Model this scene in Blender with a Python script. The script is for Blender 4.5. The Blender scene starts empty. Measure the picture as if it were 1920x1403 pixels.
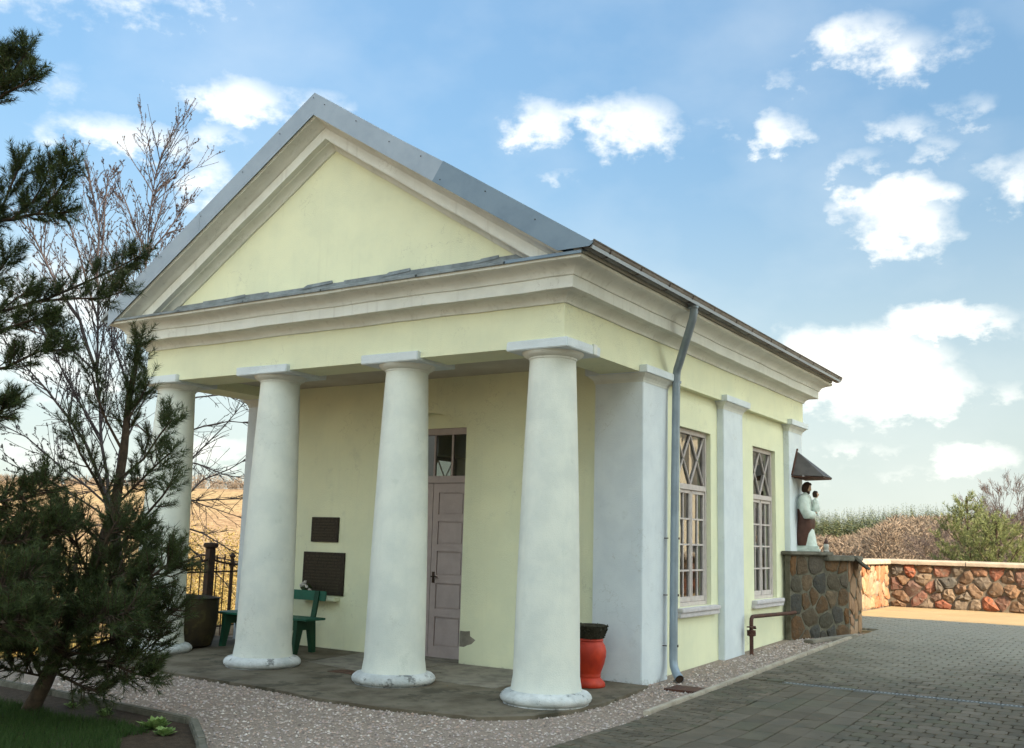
import bpy, bmesh, math, random
import numpy as np
from mathutils import Vector, Matrix
R_ = math.radians
rnd = random.Random(7)
rng = np.random.default_rng(7)
sc = bpy.context.scene
col = sc.collection

# ------------------------------------------------------------------ camera
CAM = Vector((4.82638614, -8.39331129, 1.56186442)); YAW = 0.57363; PITCH = 0.16322; ROLL = 0.02758; FPX = 1877.508
_d = Vector((-math.sin(YAW)*math.cos(PITCH), math.cos(YAW)*math.cos(PITCH), math.sin(PITCH)))
_r = Vector((math.cos(YAW), math.sin(YAW), 0)); _u = _r.cross(_d)
_R = _r*math.cos(ROLL) + _u*math.sin(ROLL); _U = _u*math.cos(ROLL) - _r*math.sin(ROLL)
cd = bpy.data.cameras.new('camera'); cam = bpy.data.objects.new('camera', cd); col.objects.link(cam); sc.camera = cam
cam.matrix_world = Matrix(((_R.x, _U.x, -_d.x, CAM.x), (_R.y, _U.y, -_d.y, CAM.y), (_R.z, _U.z, -_d.z, CAM.z), (0, 0, 0, 1)))
cd.sensor_width = 36; cd.lens = 36*FPX/1920; cd.clip_end = 6000; cd.clip_start = .1
def at(px, py, dist):
    """a point seen in the direction of that spot, at a real distance along the view"""
    k = _d*FPX + _R*(px-960) - _U*(py-701.5)
    return CAM + k*(dist/k.dot(_d))

# ------------------------------------------------------------------ light
SUN_EL = 30; SUN_AZ = 115
SKY_STRENGTH = .12; SUN_STRENGTH = 2.1; EXPOSURE = 2.65
sd = bpy.data.lights.new('sun', 'SUN'); sd.energy = SUN_STRENGTH; sd.angle = R_(.53); sd.color = (1, .81, .58)
so = bpy.data.objects.new('sun', sd); col.objects.link(so)
sv = Vector((math.sin(R_(SUN_AZ))*math.cos(R_(SUN_EL)), math.cos(R_(SUN_AZ))*math.cos(R_(SUN_EL)), math.sin(R_(SUN_EL))))
so.rotation_euler = sv.to_track_quat('Z', 'Y').to_euler()
sc.view_settings.view_transform = 'Standard'; sc.view_settings.look = 'None'
sc.view_settings.exposure = EXPOSURE; sc.view_settings.gamma = 1; sc.view_settings.use_curve_mapping = False

world = bpy.data.worlds.new('World'); sc.world = world; world.use_nodes = True
def build_world():
    nt = world.node_tree; N = nt.nodes; L = nt.links
    bg = N['Background']; bg.inputs[1].default_value = SKY_STRENGTH
    sk = N.new('ShaderNodeTexSky'); sk.sky_type = 'NISHITA'; sk.sun_disc = False
    sk.sun_elevation = R_(SUN_EL); sk.sun_rotation = R_(SUN_AZ); sk.altitude = 150; sk.dust_density = .6; sk.ozone_density = 2.2
    tc = N.new('ShaderNodeTexCoord'); sep = N.new('ShaderNodeSeparateXYZ'); L.new(tc.outputs['Generated'], sep.inputs[0])
    def m(op, a, b=None, c=None, clamp=False):
        n = N.new('ShaderNodeMath'); n.operation = op; n.use_clamp = clamp
        for i, v in enumerate((a, b, c)):
            if v is None: continue
            if isinstance(v, (int, float)): n.inputs[i].default_value = v
            else: L.new(v, n.inputs[i])
        return n.outputs[0]
    az = m('ARCTAN2', sep.outputs[0], sep.outputs[1]); el = m('ARCSINE', sep.outputs[2])
    # warp
    cv = N.new('ShaderNodeCombineXYZ'); L.new(m('MULTIPLY', az, 1.0), cv.inputs[0]); L.new(m('MULTIPLY', el, 1.5), cv.inputs[1])
    n1 = N.new('ShaderNodeTexNoise'); n1.inputs['Scale'].default_value = 17; n1.inputs['Detail'].default_value = 8; n1.inputs['Roughness'].default_value = .56
    L.new(cv.outputs[0], n1.inputs['Vector'])
    n2 = N.new('ShaderNodeTexNoise'); n2.inputs['Scale'].default_value = 40; n2.inputs['Detail'].default_value = 6; n2.inputs['Roughness'].default_value = .6
    L.new(cv.outputs[0], n2.inputs['Vector'])
    f1 = m('SUBTRACT', n1.outputs[0], .5)
    azw = m('MULTIPLY_ADD', f1, .10, az); elw = m('MULTIPLY_ADD', m('SUBTRACT', n2.outputs[0], .5), .045, el)
    # the single clouds of the sky, each at its own bearing and height
    px = [(445,190,110,42,1),(250,255,140,28,.9),(385,250,80,22,.7),(380,322,60,40,.85),(410,378,50,35,.55),(115,165,36,50,.35),(600,190,80,24,.5),(100,245,40,18,.4),
          (1010,232,80,42,1),(1100,218,70,30,.9),(1190,235,90,52,1),(1050,325,40,14,.4),(1340,235,60,20,.3),
          (1610,75,90,44,.9),(1700,105,60,40,.8),(1480,150,40,22,.35),(1460,250,48,36,.9),(1820,205,50,26,.5),(1805,60,50,36,.3),
          (1600,300,55,26,.55),(1690,245,60,26,.7),(1750,280,50,24,.6),(1690,365,80,34,1.3),(1680,425,90,48,1.3),(1740,440,50,40,.8),(1590,388,36,16,.4),(1915,330,60,44,.7),
          (1745,605,115,30,1.4),(1600,690,155,62,1.7),(1690,735,120,46,1.5),(1500,660,70,42,1.2),(1910,610,40,30,.4),
          (1820,860,60,28,1.2),(1600,840,120,14,.5),(1700,885,120,16,.45),(1890,730,50,16,.4),(1650,780,100,20,.5),
          (150,560,110,60,.8),(60,680,120,60,.85),(100,500,60,26,.6),(200,700,80,50,.6),(400,840,90,26,.8),(60,860,140,40,.6),(20,560,60,60,.7),(420,700,60,30,.5)]
    blobs = []
    for (x, y, wx, wy, k) in px:
        k_ = (_d*FPX + _R*(x-960) - _U*(y-701.5)).normalized()
        blobs.append((math.atan2(k_.x, k_.y), math.asin(k_.z), wx/FPX*1.25, wy/FPX*1.35, k))
    rr = random.Random(3)
    for i in range(64):     # broader unseen clouds, added to whiten and lift the ambient light
        a = rr.uniform(-5.9, -1.05); a = a + 2*math.pi if a < -math.pi else a
        e = rr.uniform(.04, 1.1)
        blobs.append((a, e, rr.uniform(.12, .30)/math.cos(e), rr.uniform(.06, .13), rr.uniform(.8, 1)))
    acc = None
    for (a, e, wa, we, k) in blobs:
        dx = m('MULTIPLY', m('SUBTRACT', azw, a), 1/wa); dy = m('MULTIPLY', m('SUBTRACT', elw, e), 1/we)
        v = m('MULTIPLY_ADD', m('MULTIPLY_ADD', dx, dx, m('MULTIPLY', dy, dy)), -k, k)
        acc = v if acc is None else m('SMOOTH_MAX', acc, v, .25)
    dens = m('ADD', m('MULTIPLY', acc, .8), m('MULTIPLY', m('SUBTRACT', n2.outputs[0], .5), 1.05))
    dens = m('ADD', dens, m('MULTIPLY', f1, .9))
    mr = N.new('ShaderNodeMapRange'); mr.interpolation_type = 'SMOOTHSTEP'; L.new(dens, mr.inputs[0]); mr.inputs[1].default_value = .0; mr.inputs[2].default_value = 1.25
    # thin high veil
    n3 = N.new('ShaderNodeTexNoise'); n3.inputs['Scale'].default_value = 5; n3.inputs['Detail'].default_value = 7; L.new(cv.outputs[0], n3.inputs['Vector'])
    veil = m('MULTIPLY', m('SUBTRACT', n3.outputs[0], .45, None, True), .5, None, True)
    cov = m('MAXIMUM', mr.outputs[0], veil)
    # pale air low down, the same all the way round
    low = N.new('ShaderNodeMapRange'); low.interpolation_type = 'SMOOTHERSTEP'; L.new(el, low.inputs[0]); low.inputs[1].default_value = -.05; low.inputs[2].default_value = .46
    low.inputs[3].default_value = .80; low.inputs[4].default_value = .0
    tint = N.new('ShaderNodeMix'); tint.data_type = 'RGBA'; tint.blend_type = 'MULTIPLY'; tint.inputs[0].default_value = 1; L.new(sk.outputs[0], tint.inputs[6]); tint.inputs[7].default_value = (.345, .375, .335, 1)
    lowf = N.new('ShaderNodeMapRange'); L.new(el, lowf.inputs[0]); lowf.inputs[1].default_value = .08; lowf.inputs[2].default_value = .52; lowf.inputs[3].default_value = .42; lowf.inputs[4].default_value = 1
    tl = N.new('ShaderNodeVectorMath'); tl.operation = 'SCALE'; L.new(tint.outputs[2], tl.inputs[0]); L.new(lowf.outputs[0], tl.inputs['Scale'])
    base = N.new('ShaderNodeMix'); base.data_type = 'RGBA'; L.new(low.outputs[0], base.inputs[0]); L.new(tl.outputs[0], base.inputs[6]); base.inputs[7].default_value = (1.12, 1.21, 1.15, 1)
    cl = N.new('ShaderNodeMix'); cl.data_type = 'RGBA'; L.new(n1.outputs[0], cl.inputs[0]); cl.inputs[6].default_value = (1.72, 1.74, 1.66, 1); cl.inputs[7].default_value = (2.15, 2.06, 1.85, 1)
    mx = N.new('ShaderNodeMix'); mx.data_type = 'RGBA'; L.new(cov, mx.inputs[0]); L.new(base.outputs[2], mx.inputs[6]); L.new(cl.outputs[2], mx.inputs[7])
    # forward scatter, boosted as added fill: brighter and warmer towards the unseen sun side
    dt = N.new('ShaderNodeVectorMath'); dt.operation = 'DOT_PRODUCT'; L.new(tc.outputs['Generated'], dt.inputs[0]); dt.inputs[1].default_value = tuple(sv)
    ph = N.new('ShaderNodeMapRange'); ph.interpolation_type = 'SMOOTHSTEP'; L.new(dt.outputs['Value'], ph.inputs[0]); ph.inputs[1].default_value = -.2; ph.inputs[2].default_value = 1.0; ph.inputs[3].default_value = 0; ph.inputs[4].default_value = 1
    pc = N.new('ShaderNodeMix'); pc.data_type = 'RGBA'; L.new(ph.outputs[0], pc.inputs[0]); pc.inputs[6].default_value = (1, 1, 1, 1); pc.inputs[7].default_value = (4.2, 3.75, 3.0, 1); pc.clamp_factor = True
    fm = N.new('ShaderNodeMix'); fm.data_type = 'RGBA'; fm.blend_type = 'MULTIPLY'; fm.inputs[0].default_value = 1; L.new(mx.outputs[2], fm.inputs[6]); L.new(pc.outputs[2], fm.inputs[7])
    L.new(fm.outputs[2], bg.inputs[0])
build_world()

# ------------------------------------------------------------------ helpers
def tag(o, label=None, cat=None, group=None, kind=None):
    if label: o['label'] = label
    if cat: o['category'] = cat
    if group: o['group'] = group
    if kind: o['kind'] = kind
    return o
def empty(name, loc=(0, 0, 0), label=None, cat=None, group=None):
    o = bpy.data.objects.new(name, None); col.objects.link(o); o.location = loc; o.empty_display_size = .2
    return tag(o, label, cat, group)
def link(name, me, parent=None):
    o = bpy.data.objects.new(name, me); col.objects.link(o)
    if parent is not None:
        o.parent = parent
    return o
class MB:
    """collects shapes and links them as one mesh object"""
    def __init__(s): s.v = []; s.f = []
    def add(s, vs, fs):
        n = len(s.v); s.v += [tuple(p) for p in vs]; s.f += [tuple(i+n for i in f) for f in fs]; return s
    def box(s, x0, x1, y0, y1, z0, z1):
        return s.add([(x0,y0,z0),(x1,y0,z0),(x1,y1,z0),(x0,y1,z0),(x0,y0,z1),(x1,y0,z1),(x1,y1,z1),(x0,y1,z1)],
                     [(0,3,2,1),(4,5,6,7),(0,1,5,4),(1,2,6,5),(2,3,7,6),(3,0,4,7)])
    def bar(s, a, b, w, h, up=(0, 0, 1)):
        a = Vector(a); b = Vector(b); t = (b-a).normalized(); up = Vector(up)
        if abs(t.dot(up)) > .99: up = Vector((1, 0, 0))
        x = t.cross(up).normalized()*w/2; y = x.cross(t).normalized()*h/2
        return s.add([a-x-y, a+x-y, a+x+y, a-x+y, b-x-y, b+x-y, b+x+y, b-x+y], [(0,1,2,3),(4,7,6,5),(0,4,5,1),(1,5,6,2),(2,6,7,3),(3,7,4,0)])
    def tube(s, pts, rad, n=8, cap=True):
        pts = [Vector(p) for p in pts]
        if isinstance(rad, (int, float)): rad = [rad]*len(pts)
        base = len(s.v); prev = None
        for i, p in enumerate(pts):
            t = (pts[min(i+1, len(pts)-1)]-pts[max(i-1, 0)]).normalized()
            if prev is None:
                a = Vector((0, 0, 1)) if abs(t.z) < .9 else Vector((1, 0, 0)); x = t.cross(a).normalized()
            else: x = (prev - t*prev.dot(t)).normalized()
            prev = x; y = t.cross(x)
            for k in range(n):
                an = 2*math.pi*k/n; s.v.append(tuple(p + (x*math.cos(an)+y*math.sin(an))*rad[i]))
        for i in range(len(pts)-1):
            for k in range(n):
                k2 = (k+1) % n; s.f.append((base+i*n+k, base+i*n+k2, base+(i+1)*n+k2, base+(i+1)*n+k))
        if cap:
            s.f.append(tuple(base+k for k in range(n-1, -1, -1))); s.f.append(tuple(base+(len(pts)-1)*n+k for k in range(n)))
        return s
    def lathe(s, prof, n=32, c=(0, 0, 0), wob=0, sx=1, sy=1, caps=True):
        base = len(s.v)
        for i, (r, z) in enumerate(prof):
            for k in range(n):
                an = 2*math.pi*k/n; q = r*(1+wob*math.sin(5*an+i*1.3)*math.cos(3*an-i))
                s.v.append((c[0]+q*sx*math.cos(an), c[1]+q*sy*math.sin(an), c[2]+z))
        for i in range(len(prof)-1):
            for k in range(n):
                k2 = (k+1) % n; s.f.append((base+i*n+k, base+i*n+k2, base+(i+1)*n+k2, base+(i+1)*n+k))
        if caps:
            s.f.append(tuple(base+k for k in range(n-1, -1, -1))); s.f.append(tuple(base+(len(prof)-1)*n+k for k in range(n)))
        return s
    def prism(s, poly, axis, a, b):
        """poly of 2D points pushed along an axis: 'y' -> (x,z), 'x' -> (y,z), 'z' -> (x,y)"""
        def P(p, t): return (p[0], t, p[1]) if axis == 'y' else (t, p[0], p[1]) if axis == 'x' else (p[0], p[1], t)
        n = len(poly)
        return s.add([P(p, a) for p in poly]+[P(p, b) for p in poly], [tuple(range(n)), tuple(range(2*n-1, n-1, -1))]+[(i, i+n, (i+1) % n+n, (i+1) % n) for i in range(n)])
    def build(s, name, mat, parent=None, smooth=None, bevel=0, recalc=True):
        me = bpy.data.meshes.new(name); me.from_pydata(s.v, [], s.f); me.materials.append(mat)
        if recalc or bevel:
            bm = bmesh.new(); bm.from_mesh(me)
            if bevel:
                bmesh.ops.remove_doubles(bm, verts=bm.verts, dist=1e-5)
            bmesh.ops.recalc_face_normals(bm, faces=bm.faces)
            if bevel:
                es = [e for e in bm.edges if len(e.link_faces) == 2 and e.calc_face_angle(0) > .5]
                bmesh.ops.bevel(bm, geom=es, offset=bevel, segments=2, affect='EDGES', clamp_overlap=True)
            bm.to_mesh(me); bm.free()
        me.update()
        if smooth is not None:
            me.shade_smooth()
            if smooth < 3: me.set_sharp_from_angle(angle=smooth)
        return link(name, me, parent)
def np_mesh(name, V, F, mat, parent=None, smooth=False):
    """many triangles or quads straight from arrays"""
    V = np.asarray(V, dtype=np.float32).reshape(-1, 3); F = np.asarray(F, dtype=np.int32); k = F.shape[1]
    me = bpy.data.meshes.new(name); me.vertices.add(len(V)); me.vertices.foreach_set('co', V.ravel())
    me.loops.add(F.size); me.loops.foreach_set('vertex_index', F.ravel()); me.polygons.add(len(F))
    me.polygons.foreach_set('loop_start', np.arange(0, F.size, k, dtype=np.int32)); me.polygons.foreach_set('loop_total', np.full(len(F), k, dtype=np.int32))
    me.materials.append(mat); me.update(calc_edges=True)
    if smooth: me.shade_smooth()
    return link(name, me, parent)

def material(name, c1, c2=None, scale=4, rough=.8, bump=.15, bscale=90, metal=0, spec=.3, detail=6, mode=None, ramp=None, mixf=1.0, dirt=None, streak=None, trans=0, blot=None, crack=0, far=None):
    """procedural material; mode 'object' / 'island' varies the colour from piece to piece along ramp"""
    m = bpy.data.materials.new(name); m.use_nodes = True; nt = m.node_tree; N = nt.nodes; L = nt.links; b = N['Principled BSDF']
    b.inputs['Roughness'].default_value = rough; b.inputs['Metallic'].default_value = metal; b.inputs['Specular IOR Level'].default_value = spec
    g = N.new('ShaderNodeNewGeometry')
    nz = N.new('ShaderNodeTexNoise'); nz.inputs['Scale'].default_value = scale; nz.inputs['Detail'].default_value = detail; nz.inputs['Roughness'].default_value = .62; L.new(g.outputs['Position'], nz.inputs['Vector'])
    def mix(f, a, bcol, blend='MIX'):
        x = N.new('ShaderNodeMix'); x.data_type = 'RGBA'; x.blend_type = blend
        for i, v in ((0, f), (6, a), (7, bcol)):
            if isinstance(v, (int, float)): x.inputs[i].default_value = v
            elif isinstance(v, tuple): x.inputs[i].default_value = (*v, 1)
            else: L.new(v, x.inputs[i])
        return x.outputs[2]
    def rangemap(v, a, bb, c=0, d=1):
        r = N.new('ShaderNodeMapRange'); r.interpolation_type = 'SMOOTHSTEP'; L.new(v, r.inputs[0])
        for i, q in zip((1, 2, 3, 4), (a, bb, c, d)): r.inputs[i].default_value = q
        return r.outputs[0]
    if mode:
        if mode == 'object':
            oi = N.new('ShaderNodeObjectInfo'); src = oi.outputs['Random']
        else: src = g.outputs['Random Per Island']
        cr = N.new('ShaderNodeValToRGB'); cr.color_ramp.interpolation = 'LINEAR'; els = cr.color_ramp.elements
        while len(els) < len(ramp): els.new(.5)
        for i, q in enumerate(ramp): els[i].position = i/(len(ramp)-1); els[i].color = (*q, 1)
        L.new(src, cr.inputs[0]); base = cr.outputs[0]
        c = mix(rangemap(nz.outputs[0], .35, .7, 0, mixf), base, c1, 'MULTIPLY') if c1 else base
        if c2: c = mix(rangemap(nz.outputs[0], .5, .75, 0, .5), c, c2)
    else:
        c = mix(rangemap(nz.outputs[0], .35, .68), c1, c2) if c2 else c1
        if c2 is None:
            rgb = N.new('ShaderNodeRGB'); rgb.outputs[0].default_value = (*c1, 1); c = rgb.outputs[0]
    if blot:   # blotches with a shape of their own (colour, scale, threshold, strength)
        n4 = N.new('ShaderNodeTexNoise'); n4.inputs['Scale'].default_value = blot[1]; n4.inputs['Detail'].default_value = 8; n4.inputs['Roughness'].default_value = .7; L.new(g.outputs['Position'], n4.inputs['Vector'])
        c = mix(rangemap(n4.outputs[0], blot[2], blot[2]+.08, 0, blot[3]), c, blot[0])
    if crack:  # hairline cracks along the zero line of a noise, only here and there
        nc = N.new('ShaderNodeTexNoise'); nc.inputs['Scale'].default_value = 1.7; nc.inputs['Detail'].default_value = 7; nc.inputs['Roughness'].default_value = .6; L.new(g.outputs['Position'], nc.inputs['Vector'])
        ab = N.new('ShaderNodeMath'); ab.operation = 'SUBTRACT'; L.new(nc.outputs[0], ab.inputs[0]); ab.inputs[1].default_value = .5
        ab2 = N.new('ShaderNodeMath'); ab2.operation = 'ABSOLUTE'; L.new(ab.outputs[0], ab2.inputs[0])
        nm = N.new('ShaderNodeTexNoise'); nm.inputs['Scale'].default_value = .9; L.new(g.outputs['Position'], nm.inputs['Vector'])
        mk_ = N.new('ShaderNodeMath'); mk_.operation = 'MULTIPLY'; L.new(rangemap(ab2.outputs[0], .0010, .0032, 1, 0), mk_.inputs[0]); L.new(rangemap(nm.outputs[0], .52, .62, 0, crack), mk_.inputs[1])
        c = mix(mk_.outputs[0], c, (.25, .24, .20))
    if streak:  # vertical water streaks
        mp = N.new('ShaderNodeMapping'); mp.inputs['Scale'].default_value = (9, 9, .5); L.new(g.outputs['Position'], mp.inputs[0])
        n5 = N.new('ShaderNodeTexNoise'); n5.inputs['Scale'].default_value = 1.6; n5.inputs['Detail'].default_value = 5; L.new(mp.outputs[0], n5.inputs['Vector'])
        c = mix(rangemap(n5.outputs[0], .55, .75, 0, streak[1]), c, streak[0])
    if dirt:   # splash dirt over the ground (colour, top, strength)
        sp = N.new('ShaderNodeSeparateXYZ'); L.new(g.outputs['Position'], sp.inputs[0])
        n6 = N.new('ShaderNodeTexNoise'); n6.inputs['Scale'].default_value = 9; n6.inputs['Detail'].default_value = 8; n6.inputs['Roughness'].default_value = .75; L.new(g.outputs['Position'], n6.inputs['Vector'])
        ad = N.new('ShaderNodeMath'); ad.operation = 'MULTIPLY_ADD'; L.new(n6.outputs[0], ad.inputs[0]); ad.inputs[1].default_value = -dirt[1]*2.2; L.new(sp.outputs[2], ad.inputs[2])
        c = mix(rangemap(ad.outputs[0], -dirt[1]*.75, -dirt[1]*1.25, 0, dirt[2]), c, dirt[0])
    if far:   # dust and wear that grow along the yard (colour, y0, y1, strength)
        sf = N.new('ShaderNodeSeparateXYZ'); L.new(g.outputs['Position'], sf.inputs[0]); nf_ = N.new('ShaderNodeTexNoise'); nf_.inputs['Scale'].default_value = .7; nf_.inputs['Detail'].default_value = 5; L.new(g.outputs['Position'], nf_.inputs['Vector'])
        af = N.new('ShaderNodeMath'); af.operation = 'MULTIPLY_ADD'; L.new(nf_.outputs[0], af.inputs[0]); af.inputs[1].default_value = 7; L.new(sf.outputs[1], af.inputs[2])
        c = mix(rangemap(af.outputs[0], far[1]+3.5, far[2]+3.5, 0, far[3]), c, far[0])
    L.new(c, b.inputs['Base Color'])
    if bump:
        n3 = N.new('ShaderNodeTexNoise'); n3.inputs['Scale'].default_value = bscale; n3.inputs['Detail'].default_value = 5; L.new(g.outputs['Position'], n3.inputs['Vector'])
        bp = N.new('ShaderNodeBump'); bp.inputs['Strength'].default_value = bump; bp.inputs['Distance'].default_value = .01; L.new(n3.outputs[0], bp.inputs['Height']); L.new(bp.outputs[0], b.inputs['Normal'])
    if trans:
        tr = N.new('ShaderNodeBsdfTranslucent'); L.new(c, tr.inputs[0]); ms = N.new('ShaderNodeMixShader'); ms.inputs[0].default_value = trans
        L.new(b.outputs[0], ms.inputs[1]); L.new(tr.outputs[0], ms.inputs[2]); L.new(ms.outputs[0], N['Material Output'].inputs[0])
    return m
def glass_mat(name, tint=(.6, .62, .6), refl=.0):
    m = bpy.data.materials.new(name); m.use_nodes = True; nt = m.node_tree; N = nt.nodes; L = nt.links
    for n in list(N):
        if n.type == 'BSDF_PRINCIPLED': N.remove(n)
    t = N.new('ShaderNodeBsdfTransparent'); t.inputs[0].default_value = (*tint, 1)
    gl = N.new('ShaderNodeBsdfGlossy'); gl.inputs['Roughness'].default_value = .02; gl.inputs[0].default_value = (.95, .95, .95, 1)
    g = N.new('ShaderNodeNewGeometry'); nz = N.new('ShaderNodeTexNoise'); nz.inputs['Scale'].default_value = 2.5; L.new(g.outputs['Position'], nz.inputs['Vector'])
    bp = N.new('ShaderNodeBump'); bp.inputs['Strength'].default_value = .12; bp.inputs['Distance'].default_value = .02; L.new(nz.outputs[0], bp.inputs['Height']); L.new(bp.outputs[0], gl.inputs['Normal'])
    fr = N.new('ShaderNodeFresnel'); fr.inputs[0].default_value = 1.52
    ad = N.new('ShaderNodeMath'); ad.operation = 'MULTIPLY_ADD'; L.new(fr.outputs[0], ad.inputs[0]); ad.inputs[1].default_value = 1.7; ad.inputs[2].default_value = refl; ad.use_clamp = True
    ms = N.new('ShaderNodeMixShader'); L.new(ad.outputs[0], ms.inputs[0]); L.new(t.outputs[0], ms.inputs[1]); L.new(gl.outputs[0], ms.inputs[2]); L.new(ms.outputs[0], N['Material Output'].inputs[0])
    return m

M = {}
M['yellow'] = material('cream_plaster', (.73, .735, .525), (.67, .685, .50), 1.9, .9, .45, 95, spec=.15, dirt=((.33, .32, .24), .16, .7), blot=((.58, .60, .45), 2.2, .60, .45), crack=.35, streak=((.60, .60, .44), .25))
M['white'] = material('white_plaster', (.69, .71, .65), (.60, .63, .59), 2.6, .85, .4, 90, spec=.2, dirt=((.18, .18, .15), .24, .8), blot=((.52, .56, .51), 4, .60, .45), crack=.35, streak=((.57, .61, .57), .25))
M['pale_blue'] = material('bluish_white_paint', (.64, .69, .72), (.57, .62, .66), 2.6, .85, .4, 90, spec=.2, dirt=((.18, .18, .16), .24, .8), blot=((.50, .54, .56), 4, .60, .45), crack=.35, streak=((.55, .59, .60), .2))
M['cornice'] = material('weathered_cornice_paint', (.70, .71, .67), (.62, .63, .59), 3, .85, .3, 110, spec=.2, streak=((.42, .41, .37), .35), blot=((.44, .43, .39), 2.3, .62, .4), crack=.4)
M['base'] = material('stained_base_plaster', (.58, .60, .60), (.40, .42, .42), 5, .85, .8, 45, blot=((.09, .09, .085), 6, .56, .8), dirt=((.06, .06, .055), .07, .9))
M['ceiling'] = material('porch_ceiling_paint', (.52, .49, .44), (.44, .41, .36), 2, .9, .1)
M['zinc'] = material('zinc_sheet', (.33, .38, .44), (.28, .33, .39), 2.5, .5, .03, 20, metal=.35, spec=.4)
M['zinc_dark'] = material('older_zinc_sheet', (.19, .25, .31), (.155, .21, .27), 3, .5, .05, 20, metal=.35, spec=.4)
M['zinc_flash'] = material('dull_ledge_flashing', (.24, .27, .285), (.15, .17, .18), 6, .6, .3, 30, metal=.2)
M['gutter'] = material('dark_gutter_steel', (.115, .11, .105), (.17, .165, .16), 5, .5, .05, 20, metal=.3)
M['pipe'] = material('blue_grey_downpipe', (.25, .30, .35), (.20, .24, .28), 4, .45, .03, 20, metal=.3)
M['roof'] = material('roof_sheet', (.30, .32, .33), (.24, .26, .27), 1, .5, .03, 20, metal=.3)
M['wood'] = material('lilac_door_paint', (.40, .33, .32), (.35, .29, .28), 6, .6, .12, 60)
M['winwood'] = material('pale_window_paint', (.54, .48, .46), (.46, .41, .39), 12, .6, .2, 70, blot=((.30, .27, .25), 22, .62, .5))
M['sill'] = material('chalky_sill_paint', (.56, .53, .55), (.46, .44, .46), 12, .7, .3, 50)
M['dark'] = material('dark_room', (.10, .09, .07), (.08, .07, .06), 1, .9, 0)
M['curtain'] = material('dusty_curtain', (.30, .30, .25), (.20, .20, .17), 3, .9, 0)
M['glass'] = glass_mat('window_glass', (.5, .52, .5), .05)
M['glass_door'] = glass_mat('fanlight_glass', (.5, .5, .45), .0)
M['plaque'] = material('bronze_plaque', (.022, .017, .012), (.04, .03, .02), 30, .5, .3, 90, metal=.3)
M['letters'] = material('worn_plaque_lettering', (.075, .062, .035), (.04, .035, .02), 30, .5, .1)
M['iron'] = material('rusty_black_iron', (.030, .020, .015), (.055, .030, .018), 14, .7, .3, 60)
M['rust'] = material('rust_brown_pipe', (.085, .035, .022), (.05, .022, .016), 12, .65, .3, 60)
M['bench'] = material('green_bench_paint', (.012, .085, .055), (.018, .11, .07), 5, .5, .1, 60)
M['bench_dark'] = material('dark_green_leg_paint', (.008, .045, .025), (.012, .06, .03), 5, .6, .1, 60)
M['tub'] = material('old_brown_tub', (.042, .030, .012), (.016, .012, .008), 3, .6, .3, 40, blot=((.07, .06, .02), 5, .55, .6))
M['red'] = material('red_lacquer', (.52, .045, .016), (.36, .028, .012), 6, .5, .15, 50, spec=.3, blot=((.25, .06, .03), 14, .62, .5))
M['moss'] = material('dark_wreath', (.02, .018, .010), (.035, .03, .018), 20, .9, .8, 60)
M['slab'] = material('concrete_slab', (.150, .128, .095), (.085, .068, .045), 2.4, .9, .4, 60, blot=((.035, .033, .020), 1.6, .52, .7))
M['concrete'] = material('old_concrete', (.24, .215, .175), (.15, .135, .11), 6, .9, .5, 60, blot=((.10, .095, .06), 9, .58, .6))
M['gravelbase'] = material('gravel_bed', (.22, .175, .14), (.34, .27, .22), 60, .95, .9, 130)
M['gravel'] = material('gravel_stones', None, None, 20, .85, .0, mode='island', ramp=[(.14, .11, .10), (.42, .34, .28), (.26, .20, .17), (.55, .47, .42), (.32, .26, .25), (.45, .32, .25), (.20, .165, .14), (.65, .57, .50)])
M['soil'] = material('planter_soil', (.035, .022, .013), (.06, .04, .025), 20, .95, .9, 60)
M['joint'] = material('dark_paving_joint', (.035, .035, .030), (.055, .055, .045), 3, .95, .5, 80)
M['yard'] = material('sun_toned_yard_surface', (.29, .205, .105), (.33, .24, .13), .8, .95, .5, 60, blot=((.20, .15, .09), 2, .55, .5))  # sandy tone puts part of the rear strip's sunlight into the colour
PV = [(.080, .065, .045), (.130, .106, .076), (.100, .085, .060), (.150, .122, .092), (.092, .087, .055)]
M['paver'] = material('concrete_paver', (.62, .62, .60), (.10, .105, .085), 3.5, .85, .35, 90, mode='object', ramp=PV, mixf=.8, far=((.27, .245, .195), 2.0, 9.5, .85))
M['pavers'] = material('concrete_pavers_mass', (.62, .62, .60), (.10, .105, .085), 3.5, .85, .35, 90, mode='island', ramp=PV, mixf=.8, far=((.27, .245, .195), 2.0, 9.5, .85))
M['kerb'] = material('pale_kerb_concrete', (.42, .37, .30), (.30, .26, .21), 6, .9, .4, 60, blot=((.12, .11, .08), 9, .60, .6))
M['steel'] = material('galvanised_drain', (.22, .24, .25), (.15, .16, .165), 8, .45, .05, metal=.4)
ST = [(.085, .07, .055), (.20, .12, .07), (.13, .115, .095), (.25, .085, .05), (.15, .125, .10), (.22, .16, .11), (.075, .075, .07), (.32, .095, .045), (.21, .13, .085), (.13, .085, .055)]
M['stone'] = material('field_stone', (.42, .38, .36), (.26, .22, .18), 11, .85, 1.0, 30, mode='object', ramp=ST, mixf=.9)
SD = [(.060, .048, .034), (.15, .072, .025), (.085, .074, .052), (.050, .050, .046), (.13, .095, .060), (.105, .060, .028), (.062, .058, .042), (.13, .065, .025)]
M['stone_dark'] = material('dark_field_stone', (.42, .38, .34), (.15, .125, .09), 12, .8, 1.0, 34, mode='object', ramp=SD, mixf=.9)  # darker ramp than the far wall's stones
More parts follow.
